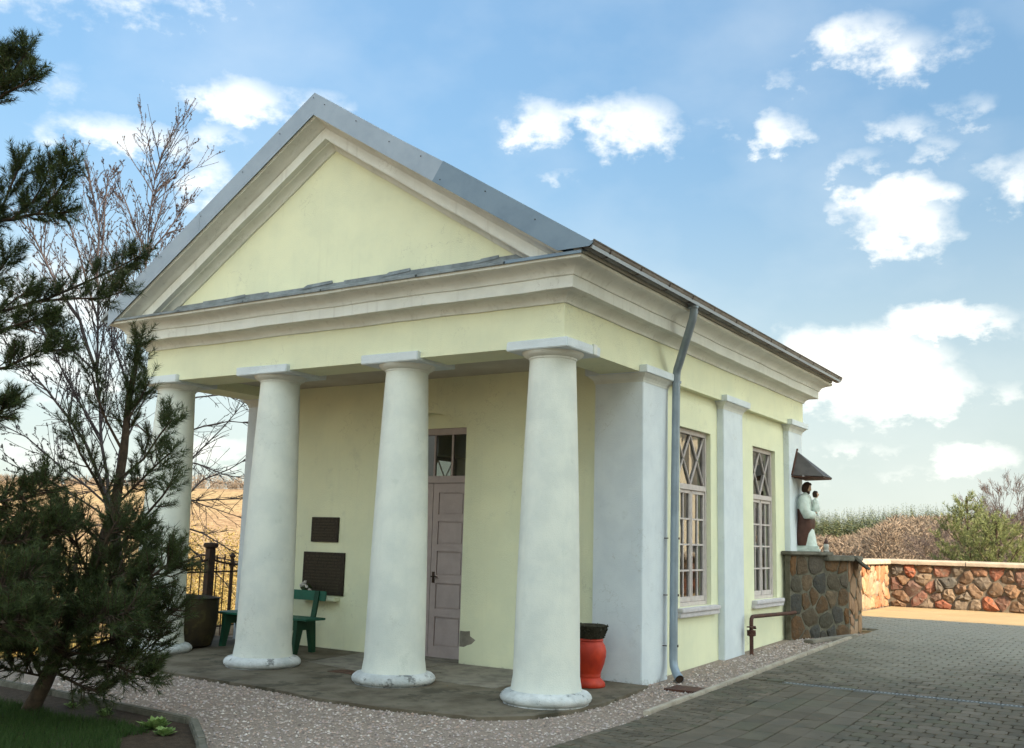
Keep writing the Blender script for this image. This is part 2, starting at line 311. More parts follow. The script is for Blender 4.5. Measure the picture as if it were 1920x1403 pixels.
SL = [(.30, .20, .125), (.27, .15, .085), (.33, .26, .18), (.30, .11, .05), (.32, .22, .13), (.25, .20, .15)]
M['stone_light'] = material('pale_split_stone', (.75, .7, .65), None, 9, .85, .8, 30, mode='object', ramp=SL, mixf=.8)
M['mortar'] = material('stone_wall_mortar', (.17, .14, .105), (.12, .10, .08), 7, .95, .8, 50)
M['mortar_dark'] = material('grey_mortar', (.135, .125, .095), (.075, .068, .05), 7, .95, .8, 50)
M['cap'] = material('concrete_coping', (.36, .30, .235), (.28, .23, .18), 5, .9, .3, 60)
M['cap_dark'] = material('dark_coping', (.15, .14, .115), (.09, .085, .065), 7, .9, .4, 50)  # darker than the coping of the other walls
M['sheet'] = material('weathered_canopy_sheet', (.085, .075, .07), (.055, .048, .045), 7, .6, .2, 40)
M['robe_white'] = material('white_painted_plaster', (.62, .68, .64), (.48, .55, .50), 14, .6, .2, 60, blot=((.30, .34, .28), 18, .60, .5))
M['robe_brown'] = material('brown_painted_mantle', (.060, .026, .018), (.09, .04, .03), 10, .55, .2, 50)
M['skin_paint'] = material('painted_skin', (.52, .34, .24), (.45, .28, .20), 12, .6, .1)
M['hair'] = material('painted_brown_hair', (.030, .016, .010), (.05, .025, .015), 30, .7, .5, 80)
M['lamp_glass'] = material('pale_lantern_glass', (.45, .44, .40), (.36, .33, .30), 12, .25, .05)
M['bark'] = material('pine_bark', (.035, .025, .017), (.065, .045, .03), 14, .95, .9, 40)
M['needles'] = material('pine_needles', None, None, 9, .6, 0, mode='island', ramp=[(.024, .040, .012), (.050, .074, .020), (.032, .050, .018), (.075, .10, .028), (.026, .046, .016), (.055, .045, .02)], trans=.25)
M['needles_light'] = material('young_pine_needles', None, None, 9, .6, 0, mode='island', ramp=[(.11, .145, .055), (.19, .215, .085), (.14, .165, .065), (.24, .25, .12)], trans=.35)
M['twig'] = material('bare_twigs', (.068, .052, .050), (.105, .082, .078), 10, .9, .2)
M['twig_dark'] = material('dark_bare_twigs', (.034, .028, .032), (.055, .046, .050), 10, .9, .2)
M['twig_light'] = material('pale_bare_twigs', (.22, .17, .13), (.16, .12, .09), 10, .9, .2)  # palest twig brown, for the bush stems
M['shrub'] = material('brown_scrub_twigs', None, None, 9, .9, 0, mode='island', ramp=[(.18, .135, .10), (.25, .19, .145), (.12, .095, .075), (.20, .15, .11), (.09, .08, .065)], trans=.2)
M['bush'] = material('ochre_bush_leaves', None, None, 9, .8, 0, mode='island', ramp=[(.30, .20, .06), (.20, .16, .05), (.38, .27, .10), (.14, .12, .04), (.34, .22, .08)], trans=.3)
M['conifer'] = material('far_conifers', None, None, 9, .9, 0, mode='island', ramp=[(.05, .075, .040), (.13, .14, .05), (.045, .07, .045), (.17, .16, .075), (.03, .055, .045), (.09, .115, .045)])
M['grassblade'] = material('grass_blades', None, None, 9, .7, 0, mode='island', ramp=[(.022, .055, .010), (.035, .075, .014), (.05, .085, .02), (.028, .06, .012)], trans=.3)
M['leaf'] = material('pale_herb_leaves', None, None, 9, .7, 0, mode='island', ramp=[(.16, .25, .07), (.24, .33, .12), (.11, .19, .05)], trans=.3)
M['litter'] = material('dry_leaf_fragments', None, None, 9, .9, 0, mode='island', ramp=[(.10, .055, .025), (.22, .14, .07), (.05, .035, .02), (.30, .24, .16)])
M['petal'] = material('white_petals', (.75, .72, .68), (.6, .55, .5), 30, .7, 0)
M['church'] = material('church_plaster', (.76, .70, .56), (.70, .65, .52), 1, .9, .1)
M['tiles'] = material('church_roof_tiles', (.20, .08, .05), (.15, .06, .04), 2, .9, .3, 20)

def gz(y): return min(max(.028*y, 0), .25)

# ------------------------------------------------------------------ ground
def smooth(t): t = np.clip(t, 0, 1); return t*t*(3-2*t)
def terrain_h(x, y):
    x = np.asarray(x, float); y = np.asarray(y, float)
    plateau = np.clip(.028*y, 0, .25) - .07
    # how far outside the churchyard plateau
    ex = np.maximum(-7.25 - .2*np.clip(y, -10, 20) - x, 0)
    ey = np.maximum(y-18.6, 0)*smooth((8-x)/4) + np.maximum(y-55, 0)*(1-smooth((8-x)/4))
    e = np.hypot(ex, ey); e = np.where(y < -30, np.maximum(ex-0, 0), e)
    r = np.hypot(x-4.8, y+8.4); a = np.degrees(np.arctan2(x-4.8, y+8.4))
    drop = -3.4*smooth(e/9) - 4.2*smooth((e-6)/70)
    hl = 21.5*smooth((-a-24)/22) + 11.5*(1-smooth((-a-24)/22))
    hill = hl*smooth((r-85)/250) + 6*smooth((r-600)/700)
    hill = hill + (np.sin(x*.021)*np.cos(y*.017+1)*1.1 + np.sin(x*.006+2)*1.3)*smooth((r-90)/120)
    return plateau + drop + hill*smooth(e/40)
def make_ground():
    rs = np.concatenate([np.linspace(0, 40, 90), np.geomspace(41, 3500, 80)]); na = 300
    th = np.linspace(0, 2*np.pi, na, endpoint=False)
    X = -2+np.outer(rs, np.cos(th)); Y = 6+np.outer(rs, np.sin(th)); Z = terrain_h(X, Y)
    V = np.stack([X, Y, Z], -1).reshape(-1, 3); F = []
    i = np.arange(len(rs)-1)[:, None]*na; j = np.arange(na)[None]; j2 = (j+1) % na
    F = np.stack([i+j, i+na+j, i+na+j2, i+j2], -1).reshape(-1, 4)
    m = bpy.data.materials.new('meadow_and_fields'); m.use_nodes = True; nt = m.node_tree; N = nt.nodes; L = nt.links; b = N['Principled BSDF']; b.inputs['Roughness'].default_value = .95; b.inputs['Specular IOR Level'].default_value = .1
    g = N.new('ShaderNodeNewGeometry')
    n1 = N.new('ShaderNodeTexNoise'); n1.inputs['Scale'].default_value = .022; n1.inputs['Detail'].default_value = 4; L.new(g.outputs[0], n1.inputs['Vector'])
    n2 = N.new('ShaderNodeTexNoise'); n2.inputs['Scale'].default_value = .9; n2.inputs['Detail'].default_value = 9; n2.inputs['Roughness'].default_value = .7; L.new(g.outputs[0], n2.inputs['Vector'])
    c1 = N.new('ShaderNodeValToRGB'); e = c1.color_ramp.elements; e[0].position = .42; e[0].color = (.26, .185, .13, 1); e[1].position = .62; e[1].color = (.30, .235, .15, 1); L.new(n1.outputs[0], c1.inputs[0])
    c2 = N.new('ShaderNodeValToRGB'); e = c2.color_ramp.elements; e[0].position = .36; e[0].color = (.40, .34, .26, 1); e[1].position = .60; e[1].color = (1.15, 1.08, .95, 1); L.new(n2.outputs[0], c2.inputs[0])
    mx = N.new('ShaderNodeMix'); mx.data_type = 'RGBA'; mx.blend_type = 'MULTIPLY'; mx.inputs[0].default_value = 1; L.new(c1.outputs[0], mx.inputs[6]); L.new(c2.outputs[0], mx.inputs[7]); L.new(mx.outputs[2], b.inputs['Base Color'])
    bp = N.new('ShaderNodeBump'); bp.inputs['Strength'].default_value = .6; bp.inputs['Distance'].default_value = .1; L.new(n2.outputs[0], bp.inputs['Height']); L.new(bp.outputs[0], b.inputs['Normal'])
    o = np_mesh('ground', V, F, m, smooth=True); tag(o, kind='structure')
make_ground()

def sheet(name, x0, x1, ys, dz, mat, thick=.06, parent=None):
    b = MB()
    for a, c in zip(ys[:-1], ys[1:]):
        b.add([(x0, a, gz(a)+dz), (x1, a, gz(a)+dz), (x1, c, gz(c)+dz), (x0, c, gz(c)+dz)], [(0, 1, 2, 3)])
    y0, y1 = ys[0], ys[-1]
    pts = [(x0, y) for y in ys]; qts = [(x1, y) for y in ys]
    for P in (pts, qts):
        for (xa, a), (xb, c) in zip(P[:-1], P[1:]): b.add([(xa, a, gz(a)+dz), (xb, c, gz(c)+dz), (xb, c, gz(c)+dz-thick), (xa, a, gz(a)+dz-thick)], [(0, 1, 2, 3)])
    for y in (y0, y1): b.add([(x0, y, gz(y)+dz), (x1, y, gz(y)+dz), (x1, y, gz(y)+dz-thick), (x0, y, gz(y)+dz-thick)], [(0, 1, 2, 3)])
    o = b.build(name, mat, parent)
    return o
YB = 8.9286
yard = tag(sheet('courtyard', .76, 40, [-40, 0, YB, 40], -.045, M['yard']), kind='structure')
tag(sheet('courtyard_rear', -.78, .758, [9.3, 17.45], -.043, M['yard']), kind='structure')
gb = tag(sheet('gravel_bed', -6.9, .70, [-7, 0, 8.6], -.03, M['gravelbase']), kind='structure')

# gravel stones: loose, nobody could count them
def make_gravel():
    n = 46000
    x = rng.uniform(-5.2, .74, n); y = rng.uniform(-3.4, 8.4, n)
    d = np.hypot(x-4.8, y+8.4)
    keep = ((y < -.55+.25*np.sin(x*2.1)) & (x > -5.2)) | (x > .02+.05*np.sin(y*3)) & (y > -.6)
    # planter stays free
    inpl = (y < -2.66+.02*x) & (x < -1.9-(y+2.7)*1.25*(y > -3.3)) & (x < -1.15)
    keep &= ~inpl
    x, y, d = x[keep], y[keep], d[keep]
    n = len(x); s = rng.uniform(.006, .017, n)*(1+.05*(d-8))
    z = np.clip(.028*y, 0, .25)-.03+s*.3
    oct_ = np.array([(1, 0, 0), (0, 1, 0), (-1, 0, 0), (0, -1, 0), (0, 0, .75), (0, 0, -.75)], float)
    an = rng.uniform(0, 6.28, n); sc3 = rng.uniform(.6, 1.3, (n, 6, 3))
    P = oct_[None]*sc3*s[:, None, None]
    c, s_ = np.cos(an)[:, None], np.sin(an)[:, None]
    V = np.stack([P[..., 0]*c-P[..., 1]*s_+x[:, None], P[..., 0]*s_+P[..., 1]*c+y[:, None], P[..., 2]+z[:, None]], -1)
    f = np.array([(0, 1, 4), (1, 2, 4), (2, 3, 4), (3, 0, 4)])
    F = (f[None]+np.arange(n)[:, None, None]*6).reshape(-1, 3)
    o = np_mesh('gravel', V.reshape(-1, 3), F, M['gravel'], gb); tag(o, kind='stuff')
make_gravel()

# porch slab with an uneven front edge
sl = [(-7.0, -.62), (-5.6, -.72), (-4.3, -.76), (-2.9, -.82), (-2.2, -.95), (-1.4, -.95), (-.9, -.86), (-.35, -.78), (-.02, -.40), (.12, .1), (.18, .55), (.15, 1.2), (.10, 1.78), (-6.36, 1.95), (-7.0, 1.95)]
b = MB(); n = len(sl)
top = [(x, y, gz(y)+.004) for x, y in sl]; bot = [(x, y, gz(y)-.06) for x, y in sl]
b.add(top+bot, [tuple(range(n))]+[(i, (i+1) % n, (i+1) % n+n, i+n) for i in range(n)])
slab = tag(b.build('porch_floor', M['slab']), kind='structure')
for (x0, x1, y0, y1) in ((-2.5, -1.1, .62, 1.80), (-3.95, -2.52, .62, 1.80)):   # paler slabs before the door
    b = MB(); b.add([(x0, y0, gz(y0)+.012), (x1, y0, gz(y0)+.012), (x1, y1, gz(y1)+.012), (x0, y1, gz(y1)+.012), (x0, y0, gz(y0)), (x1, y0, gz(y0)), (x1, y1, gz(y1)), (x0, y1, gz(y1))],
                    [(0, 1, 2, 3), (0, 4, 5, 1), (1, 5, 6, 2), (2, 6, 7, 3), (3, 7, 4, 0)])
    b.build('floor_slab', M['concrete'], slab)
b = MB(); b.box(-3.22, -2.82, .38, .62, .01, .03); b.build('drain_cover', M['rust'], slab)

# kerb between gravel and paving
kerb = empty('kerb'); kerb['kind'] = 'structure'
y = .40; k = 0
while y < 8.0:
    y2 = min(y+1.0, 8.1); dx = rnd.uniform(-.012, .012); dz = rnd.uniform(-.004, .006)
    b = MB(); b.add([(.69+dx, y, gz(y)-.12), (.755+dx, y, gz(y)-.12), (.755+dx, y, gz(y)+.022+dz), (.69+dx, y, gz(y)+.022+dz), (.69+dx, y2-.012, gz(y2)-.12), (.755+dx, y2-.012, gz(y2)-.12), (.755+dx, y2-.012, gz(y2)+.022), (.69+dx, y2-.012, gz(y2)+.022)],
                    [(0, 1, 2, 3), (4, 7, 6, 5), (0, 4, 5, 1), (1, 5, 6, 2), (2, 6, 7, 3), (3, 7, 4, 0)])
    b.build('kerb_stone', M['kerb'], kerb, bevel=.008); y = y2
# sunken drain box at the foot of the downpipe
b = MB(); b.box(.28, .66, 1.78, 2.12, gz(2)-.06, gz(2)-.012); o = b.build('drain_pit_cover', M['rust']); tag(o, 'small rusty cover of the drain pit in the gravel below the downpipe outlet', 'drain cover')

# ------------------------------------------------------------------ paving
def paver_poly(x0, x1, y0, y1, cut):
    if cut <= 0: return [(x0, y0), (x1, y0), (x1, y1), (x0, y1)]
    return [(x0+cut, y0), (x1-cut, y0), (x1, y0+cut), (x1, y1-cut), (x1-cut, y1), (x0+cut, y1), (x0, y1-cut), (x0, y0+cut)]
def make_paving():
    g = .005; P = []
    def put(x0, x1, y0, y1, cut=0): P.append((x0+g, x1-g, y0+g, y1-g, cut))
    r = random.Random(5)
    # small bricks beside the kerb
    yy = -4.0
    while yy < 2.86:
        xx = .765; lane = int(round(yy*10)) % 2
        xs = [.765, .865+.0, 1.065, 1.265, 1.33] if lane else [.765, .965, 1.165, 1.33]
        for a, c in zip(xs[:-1], xs[1:]): put(a, c, yy, yy+.1)
        yy += .1
    # large pavers in lanes
    for i in range(5):
        x0 = 1.335+i*.215; yy = -4.0+r.uniform(0, .3)-.3
        while yy < 2.84:
            l = .36; y1 = min(yy+l, 2.86)
            if y1-yy > .05: put(x0, x0+.215, yy, y1)
            yy = y1
            if y1 >= 2.86: break
    # interlocking pavers with notched corners
    x_lim = 7.2
    rows = int((2.86+3.9)/.165)
    for j in range(rows):
        y0 = 2.86-(j+1)*.165; off = .1 if j % 2 else 0; xx = 2.412
        if off: put(xx, xx+.1, y0, y0+.165); xx += .1
        while xx < x_lim: put(xx, xx+.2, y0, y0+.165, .028); xx += .2
    for j in range(int((12.6-2.98)/.165)):
        y0 = 2.98+j*.165; off = .1 if j % 2 else 0; xx = .765
        if y0 > 9.3: xx = -.735
        if off: put(xx, xx+.1, y0, y0+.165); xx += .1
        while xx < (x_lim if y0 < 6 else 5.5): put(xx, xx+.2, y0, y0+.165, .028); xx += .2
    def size_in_view(p):
        c = Vector(((p[0]+p[1])/2, (p[2]+p[3])/2, gz(p[2]))) - CAM; z = c.dot(_d)
        if z < .5: return -1
        u, v = c.dot(_R)/z*FPX, c.dot(_U)/z*FPX
        if abs(u) > 985 or abs(v) > 725: return -1
        return (p[1]-p[0])*(p[3]-p[2])/z**3
    P.sort(key=size_in_view, reverse=True)
    def geo(p, lx=0, ly=0):
        x0, x1, y0, y1, cut = p; poly = paver_poly(x0, x1, y0, y1, cut); n = len(poly); cx, cy = (x0+x1)/2, (y0+y1)/2
        tilt = (r.uniform(-.004, .004), r.uniform(-.004, .004), r.uniform(-.0015, .0015)); V = []
        for (sx, dz) in ((1.0, -.04), (1.0, -.0045), (.97, 0)):
            for (x, y) in poly: V.append((cx+(x-cx)*sx-lx, cy+(y-cy)*sx-ly, gz(y)-.004+dz+tilt[0]*(x-cx)/.1+tilt[2]))
        F = [tuple(range(2*n, 3*n))]
        for k in range(2):
            for i in range(n): F.append((k*n+i, k*n+(i+1) % n, (k+1)*n+(i+1) % n, (k+1)*n+i))
        return V, F
    shared = {}
    for p in P[:300]:
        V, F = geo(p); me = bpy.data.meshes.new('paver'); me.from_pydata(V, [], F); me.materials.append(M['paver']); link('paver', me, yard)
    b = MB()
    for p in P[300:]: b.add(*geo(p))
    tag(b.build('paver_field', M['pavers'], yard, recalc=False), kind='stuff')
make_paving()
# slot drain across the yard
dr = empty('slot_drain', (1.2, 2.92, gz(2.92)), 'narrow slotted steel drain running across the block paving', 'drain')
b = MB(); b.box(0, 6.0, -.045, -.036, -.05, -.001); b.box(0, 6.0, .036, .045, -.05, -.001); b.build('channel', M['steel'], dr)
b = MB(); b.box(0, .018, -.036, .036, -.012, -.003); bar0 = b.build('grate_bar', M['steel'], dr); bar0.location = (.03, 0, 0)
for i in range(1, 150):
    c = bar0.copy(); col.objects.link(c); c.parent = dr; c.location = (.03+i*.04, 0, 0)

# ------------------------------------------------------------------ planter
pl = [(-7.5, -2.50), (-3.85, -2.58), (-1.86, -2.70), (-1.14, -3.20), (-.2, -3.9), (-1.5, -7), (-7.5, -7)]
b = MB(); n = len(pl); b.add([(x, y, .03) for x, y in pl]+[(x, y, -.05) for x, y in pl], [tuple(range(n))]+[(i, (i+1) % n, (i+1) % n+n, i+n) for i in range(n)])
soil = tag(b.build('flower_bed', M['soil']), kind='structure')
edge = empty('bed_edging'); edge['kind'] = 'structure'
for a, c in (((-7.5, -2.5), (-5.8, -2.54)), ((-5.78, -2.54), (-3.86, -2.58)), ((-3.84, -2.58), (-2.9, -2.64)), ((-2.88, -2.64), (-1.84, -2.70)), ((-1.80, -2.70), (-1.14, -3.18)), ((-1.12, -3.2), (-.3, -3.85))):
    b = MB(); b.bar((a[0], a[1], 0), (c[0], c[1], 0), .07, .16); b.build('edging_block', M['cap_dark'], edge, bevel=.01)
def blades(n, sampler, h0, h1, w, bend=.5):
    P = sampler(n); n = len(P); an = rng.uniform(0, 6.28, n); h = rng.uniform(h0, h1, n); lean = rng.uniform(-1, 1, (n, 2))*bend*h[:, None]
    dx, dy = np.cos(an)*w, np.sin(an)*w
    V = np.stack([P+np.stack([dx, dy, 0*dx], 1), P-np.stack([dx, dy, 0*dx], 1), P+np.concatenate([lean, h[:, None]], 1)], 1)
    return V.reshape(-1, 3), np.arange(3*n).reshape(-1, 3)
def grass_pts(n):
    x = rng.uniform(-4.6, -.7, n); y = rng.uniform(-5.6, -2.9, n)
    d = (y+2.7)+.62*(x+1.9); k = (y < -3.12+.05*np.sin(x*5)) & (((x < -1.75) | (y < -3.42-(x+1.75)*.72)))
    return np.stack([x[k], y[k], np.full(k.sum(), .03)], 1)
V, F = blades(60000, grass_pts, .03, .075, .0028); o = np_mesh('grass', V, F, M['grassblade']); tag(o, 'short green grass in the flower bed under the pine', 'grass', kind='stuff')
def litter():
    g = np.random.default_rng(21); n = 900; x = g.uniform(-5, 3.6, n); y = g.uniform(-3.2, 9, n)
    near = g.random(n) < .5; x[near] = g.uniform(.0, 1.6, near.sum()); k = ~((x < 0) & (y > 1.75)) & (np.hypot(x+.28, y-.27) > .5); x, y = x[k], y[k]; n = len(x)
    z = np.clip(.028*y, 0, .25)+np.where(x > .77, -.002, .010); s_ = g.uniform(.005, .017, n); a = g.uniform(0, 6.28, n); V = []
    for q, r1 in ((0, 1), (1.5, .45), (3.14, 1), (4.7, .45)): V.append(np.stack([x+s_*r1*np.cos(a+q), y+s_*r1*np.sin(a+q), z+g.uniform(0, .006, n)], 1))
    V = np.stack(V, 1).reshape(-1, 3); o = np_mesh('leaf_litter', V, np.arange(4*n).reshape(-1, 4), M['litter']); tag(o, 'scattered dry leaf fragments on the gravel and paving', 'leaf litter', kind='stuff')
litter()
def herb(x, y, s, nl, label):
    b = MB(); r = random.Random(int(x*1000))
    for i in range(nl):
        a = r.uniform(0, 6.28); l = r.uniform(.5, 1)*s; up = r.uniform(.25, 1.2); w = l*.28
        d = Vector((math.cos(a), math.sin(a), up)).normalized(); sd_ = Vector((-math.sin(a), math.cos(a), 0)); p = Vector((r.uniform(-.3, .3)*s, r.uniform(-.3, .3)*s, 0))
        q = p+d*l*.55+Vector((0, 0, .1*l)); t = p+d*l
        b.add([p, q+sd_*w, t, q-sd_*w], [(0, 1, 2, 3)])
    o = b.build('herb_plant', M['leaf'], recalc=False); o.location = (x, y, .03); tag(o, label, 'plant', 'low herbs in the flower bed')
herb(-1.86, -3.02, .13, 110, 'pale green herb nearest the corner of the flower bed edging')
herb(-2.62, -2.92, .09, 40, 'low light green herb beside the bed edging, between the other two clumps')
herb(-3.15, -2.86, .08, 40, 'low light green herb growing closest to the foot of the pine')
herb(-1.60, -3.14, .09, 60, 'tiny pale herb at the bottom edge of the picture beside the bed corner')

# ------------------------------------------------------------------ chapel
chapel = empty('chapel', (0, 0, 0), 'small cream chapel with a white four-column portico, pediment and zinc roof', 'chapel')
W = 6.36; D = 7.90; XC = -W/2
def holed(axis, c0, c1, u0, u1, z0, z1, holes):
    """wall slab between planes c0 and c1 with rectangular openings"""
    b = MB(); us = sorted({u0, u1, *[h[0] for h in holes], *[h[1] for h in holes]}); zs = sorted({z0, z1, *[h[2] for h in holes], *[h[3] for h in holes]})
    def P(c, u, z): return (c, u, z) if axis == 'x' else (u, c, z)
    def solid(i, j):
        if i < 0 or j < 0 or i >= len(us)-1 or j >= len(zs)-1: return False
        a, q = (us[i]+us[i+1])/2, (zs[j]+zs[j+1])/2
        return not any(h[0] < a < h[1] and h[2] < q < h[3] for h in holes)
    for i in range(len(us)-1):
        for j in range(len(zs)-1):
            if not solid(i, j): continue
            a, c, p, q = us[i], us[i+1], zs[j], zs[j+1]
            for w in (c0, c1): b.add([P(w, a, p), P(w, c, p), P(w, c, q), P(w, a, q)], [(0, 1, 2, 3)])
            for (di, dj, s) in ((-1, 0, (a, a, p, q)), (1, 0, (c, c, p, q)), (0, -1, (a, c, p, p)), (0, 1, (a, c, q, q))):
                if not solid(i+di, j+dj):
                    ua, uc, za, zc = s
                    b.add([P(c0, ua, za), P(c1, ua, za), P(c1, uc, zc), P(c0, uc, zc)], [(0, 1, 2, 3)])
    bm_v = b
    return bm_v
WZ0, WZ1 = .80, 3.0
wins = [(3.09, 4.10), (5.74, 6.75)]
def wall_obj(b):
    o = b.build('wall', M['yellow'], chapel, recalc=False)
    bm = bmesh.new(); bm.from_mesh(o.data); bmesh.ops.remove_doubles(bm, verts=bm.verts, dist=1e-5); bmesh.ops.recalc_face_normals(bm, faces=bm.faces); bm.to_mesh(o.data); bm.free(); return o
wall_obj(holed('x', -.1, -.5, 1.912, 7.80, -.2, 3.50, [(a, c, WZ0, WZ1) for a, c in wins]))
wall_obj(holed('x', -W+.1, -W+.5, 1.912, 7.80, -.2, 3.50, [(a, c, WZ0, WZ1) for a, c in wins]))
DX0, DX1 = -3.77, -2.49; DC = (DX0+DX1)/2
wall_obj(holed('y', 1.91, 2.30, -W+.5, -.5, -.2, 3.62, [(DX0, DX1, -.2, 3.17)]))
wall_obj(MB().box(-W+.5, -.5, 7.45, 7.80, -.2, 3.62))
# segmental head of the door opening and its recessed field
arc = []
for i in range(13):
    t = i/12; x = DX0+(DX1-DX0)*t; arc.append((x, 2.965+.19*(1-(2*t-1)**2)))
b = MB(); b.prism([(DX0, 3.17), (DX0, arc[0][1])]+arc[1:-1]+[(DX1, arc[-1][1]), (DX1, 3.17)], 'y', 1.9105, 2.295); wall_obj(b)
b = MB(); b.box(DX0+.001, DX1-.001, 2.085, 2.25, 2.966, 3.166); wall_obj(b)
# floor and ceilings
b = MB(); b.box(-W+.5, -.5, 2.3, 7.45, -.1, .12); b.build('room_floor', M['dark'], chapel)
b = MB(); b.box(-W+.47, -.47, .47, 7.6, 3.60, 3.66); b.build('ceiling', M['ceiling'], chapel)
# frieze ring
fr = MB()
o_ = [(-W, 0), (0, 0), (0, D), (-W, D)]; i_ = [(-W+.5, .5), (-.5, .5), (-.5, D-.42), (-W+.5, D-.42)]
for z in (3.465, 3.902): fr.add([(x, y, z) for x, y in o_]+[(x, y, z) for x, y in i_], [(k, (k+1) % 4, (k+1) % 4+4, k+4) for k in range(4)])
for ring in (o_, i_): fr.add([(x, y, 3.465) for x, y in ring]+[(x, y, 3.902) for x, y in ring], [(k, (k+1) % 4, (k+1) % 4+4, k+4) for k in range(4)])
o = fr.build('frieze', M['yellow'], chapel, recalc=False)
bm = bmesh.new(); bm.from_mesh(o.data); bmesh.ops.remove_doubles(bm, verts=bm.verts, dist=1e-5); bmesh.ops.recalc_face_normals(bm, faces=bm.faces); bm.to_mesh(o.data); bm.free()
# cornice round the building
def rect_loft(prof, name, mat, smooth=.6):
    b = MB(); V = []; F = []; NS = 24
    per = []
    for (o_, z) in prof:
        cs = [(-W-o_, -o_), (o_, -o_), (o_, D+o_), (-W-o_, D+o_)]
        for k in range(4):
            a, c = cs[k], cs[(k+1) % 4]
            for s_ in range(NS):
                t = s_/NS; x, y = a[0]+(c[0]-a[0])*t, a[1]+(c[1]-a[1])*t
                w = 0 if s_ == 0 else .0035*math.sin(x*3.1+y*2.3+z*5)+.0025*math.sin(x*7.7-y*6.1)
                V.append((x, y, z+w*(1 if o_ > .01 else 0)))
    n = NS*4
    for i in range(len(prof)-1):
        for k in range(n): F.append((i*n+k, i*n+(k+1) % n, (i+1)*n+(k+1) % n, (i+1)*n+k))
    b.add(V, F); return b.build(name, mat, chapel, smooth=smooth)
rect_loft([(-.01, 3.885), (.022, 3.887), (.026, 3.905), (.045, 3.935), (.085, 3.962), (.125, 3.972), (.128, 3.976), (.198, 3.976), (.204, 3.980), (.207, 4.100), (.203, 4.104)], 'corona', M['cornice'])
rect_loft([(.150, 4.085), (.222, 4.100), (.226, 4.112), (.232, 4.130), (.255, 4.160), (.300, 4.185), (.345, 4.198), (.375, 4.205), (.385, 4.212), (.388, 4.243), (-.3, 4.262)], 'crown_moulding', M['cornice'])
# ledge flashing on the front cornice
x = -W-.42
segs = [(-6.78, -5.3), (-5.32, -4.15), (-4.17, -2.9), (-2.92, -1.55), (-1.57, -.45), (-.47, .405)]
for i, (a, c) in enumerate(segs):
    dz = .004*(i % 2); b = MB()
    prof = [(-.402, 4.236), (-.412, 4.238), (-.412, 4.262+dz), (-.40, 4.270+dz), (-.035, 4.375+dz), (-.03, 4.442+dz*2+.006*math.sin(i*2.1)), (-.012, 4.442+dz*2), (-.012, 4.37), (-.40, 4.245)]
    b.prism(prof, 'x', a, c); b.build('ledge_flashing', M['zinc_flash'] if i < 5 else M['zinc_dark'], chapel)
# lifted slivers of the flashing over the ledge
for (a, c, z) in ((-5.0, -4.55, 4.455), (-3.6, -3.1, 4.462), (-2.35, -1.95, 4.466), (-1.1, -.78, 4.458)):
    b = MB(); b.add([(a, -.018, z-.045), (c, -.018, z-.02), (c, -.03, z+.012), (a+.1, -.03, z), (a, -.04, z-.05), (c, -.04, z-.025)], [(0, 1, 2, 3), (4, 5, 2, 3)]); b.build('flashing_lap', M['zinc_flash'], chapel)
# pediment: field, raking cornice, verge sheets
TA = .63; CO = math.cos(math.atan(TA)); ZA = 6.383
b = MB(); hw = (ZA-.26/CO-4.20)/TA
b.prism([(XC-hw-.1, 4.20), (XC+hw+.1, 4.20), (XC, ZA-.2/CO)], 'y', 0.0, .30); b.build('tympanum', M['yellow'], chapel)
b = MB(); b.prism([(XC-hw-.1, 4.20), (XC+hw+.1, 4.20), (XC, ZA-.2/CO)], 'y', D-.30, D); b.build('rear_gable', M['yellow'], chapel)
rp = [(.400, -.02), (.400, .004), (.385, .008), (.380, .016), (.335, .022), (.280, .034), (.240, .052), (.226, .066), (.216, .069), (.206, .072), (.204, .186), (.130, .190), (.125, .202), (.085, .205), (.045, .225), (.022, .256), (-.02, .262)]
b = MB(); V = []; NS = 30
for (o_, h) in rp:
    za = ZA-h/CO; dx = (za-4.263)/TA
    for i in range(NS+1):
        t = i/NS*2-1; xx = XC+dx*t
        V.append((xx, -o_, za-TA*abs(dx*t)+(.003*math.sin(xx*5.1)+.002*math.sin(xx*11+1))*(abs(t) < .98)))
F = []
for j in range(len(rp)-1):
    for i in range(NS): F.append((j*(NS+1)+i, j*(NS+1)+i+1, (j+1)*(NS+1)+i+1, (j+1)*(NS+1)+i))
b.add(V, F); b.build('raking_cornice', M['cornice'], chapel, smooth=.5)
def verge(x0, x1, lift0, lift1, mat, yy, nm='verge_sheet'):
    def zl(x): return ZA-TA*abs(x-XC)
    H = .268
    b = MB(); p = [(x0, zl(x0)-.004+lift0*.3), (x1, zl(x1)-.004+lift1*.3), (x1, zl(x1)+H+lift1), (x0, zl(x0)+H+lift0)]
    b.prism(p, 'y', yy, yy+.006)
    # returns over the roof edge
    b.add([(p[3][0], yy, p[3][1]), (p[2][0], yy, p[2][1]), (p[2][0], yy+.30, p[2][1]+.006), (p[3][0], yy+.30, p[3][1]+.006)], [(0, 1, 2, 3)])
    return b.build(nm, mat, chapel, recalc=False)
verge(XC, -5.05, 0, .004, M['zinc'], -.424); verge(-5.03, -6.69, .006, .006, M['zinc'], -.427)
verge(XC, -1.93, 0, -.012, M['zinc'], -.424); verge(-1.95, -1.26, -.008, .008, M['zinc'], -.4275); 
b = MB(); zl = lambda x: ZA-TA*abs(x-XC)
b.prism([(-1.385, zl(-1.385)-.004), (.158, 4.284), (.50, 4.284), (.545, zl(.545)+.268+.012), (-1.25, zl(-1.25)+.268+.014)], 'y', -.431, -.425); b.build('verge_sheet', M['zinc_dark'], chapel)
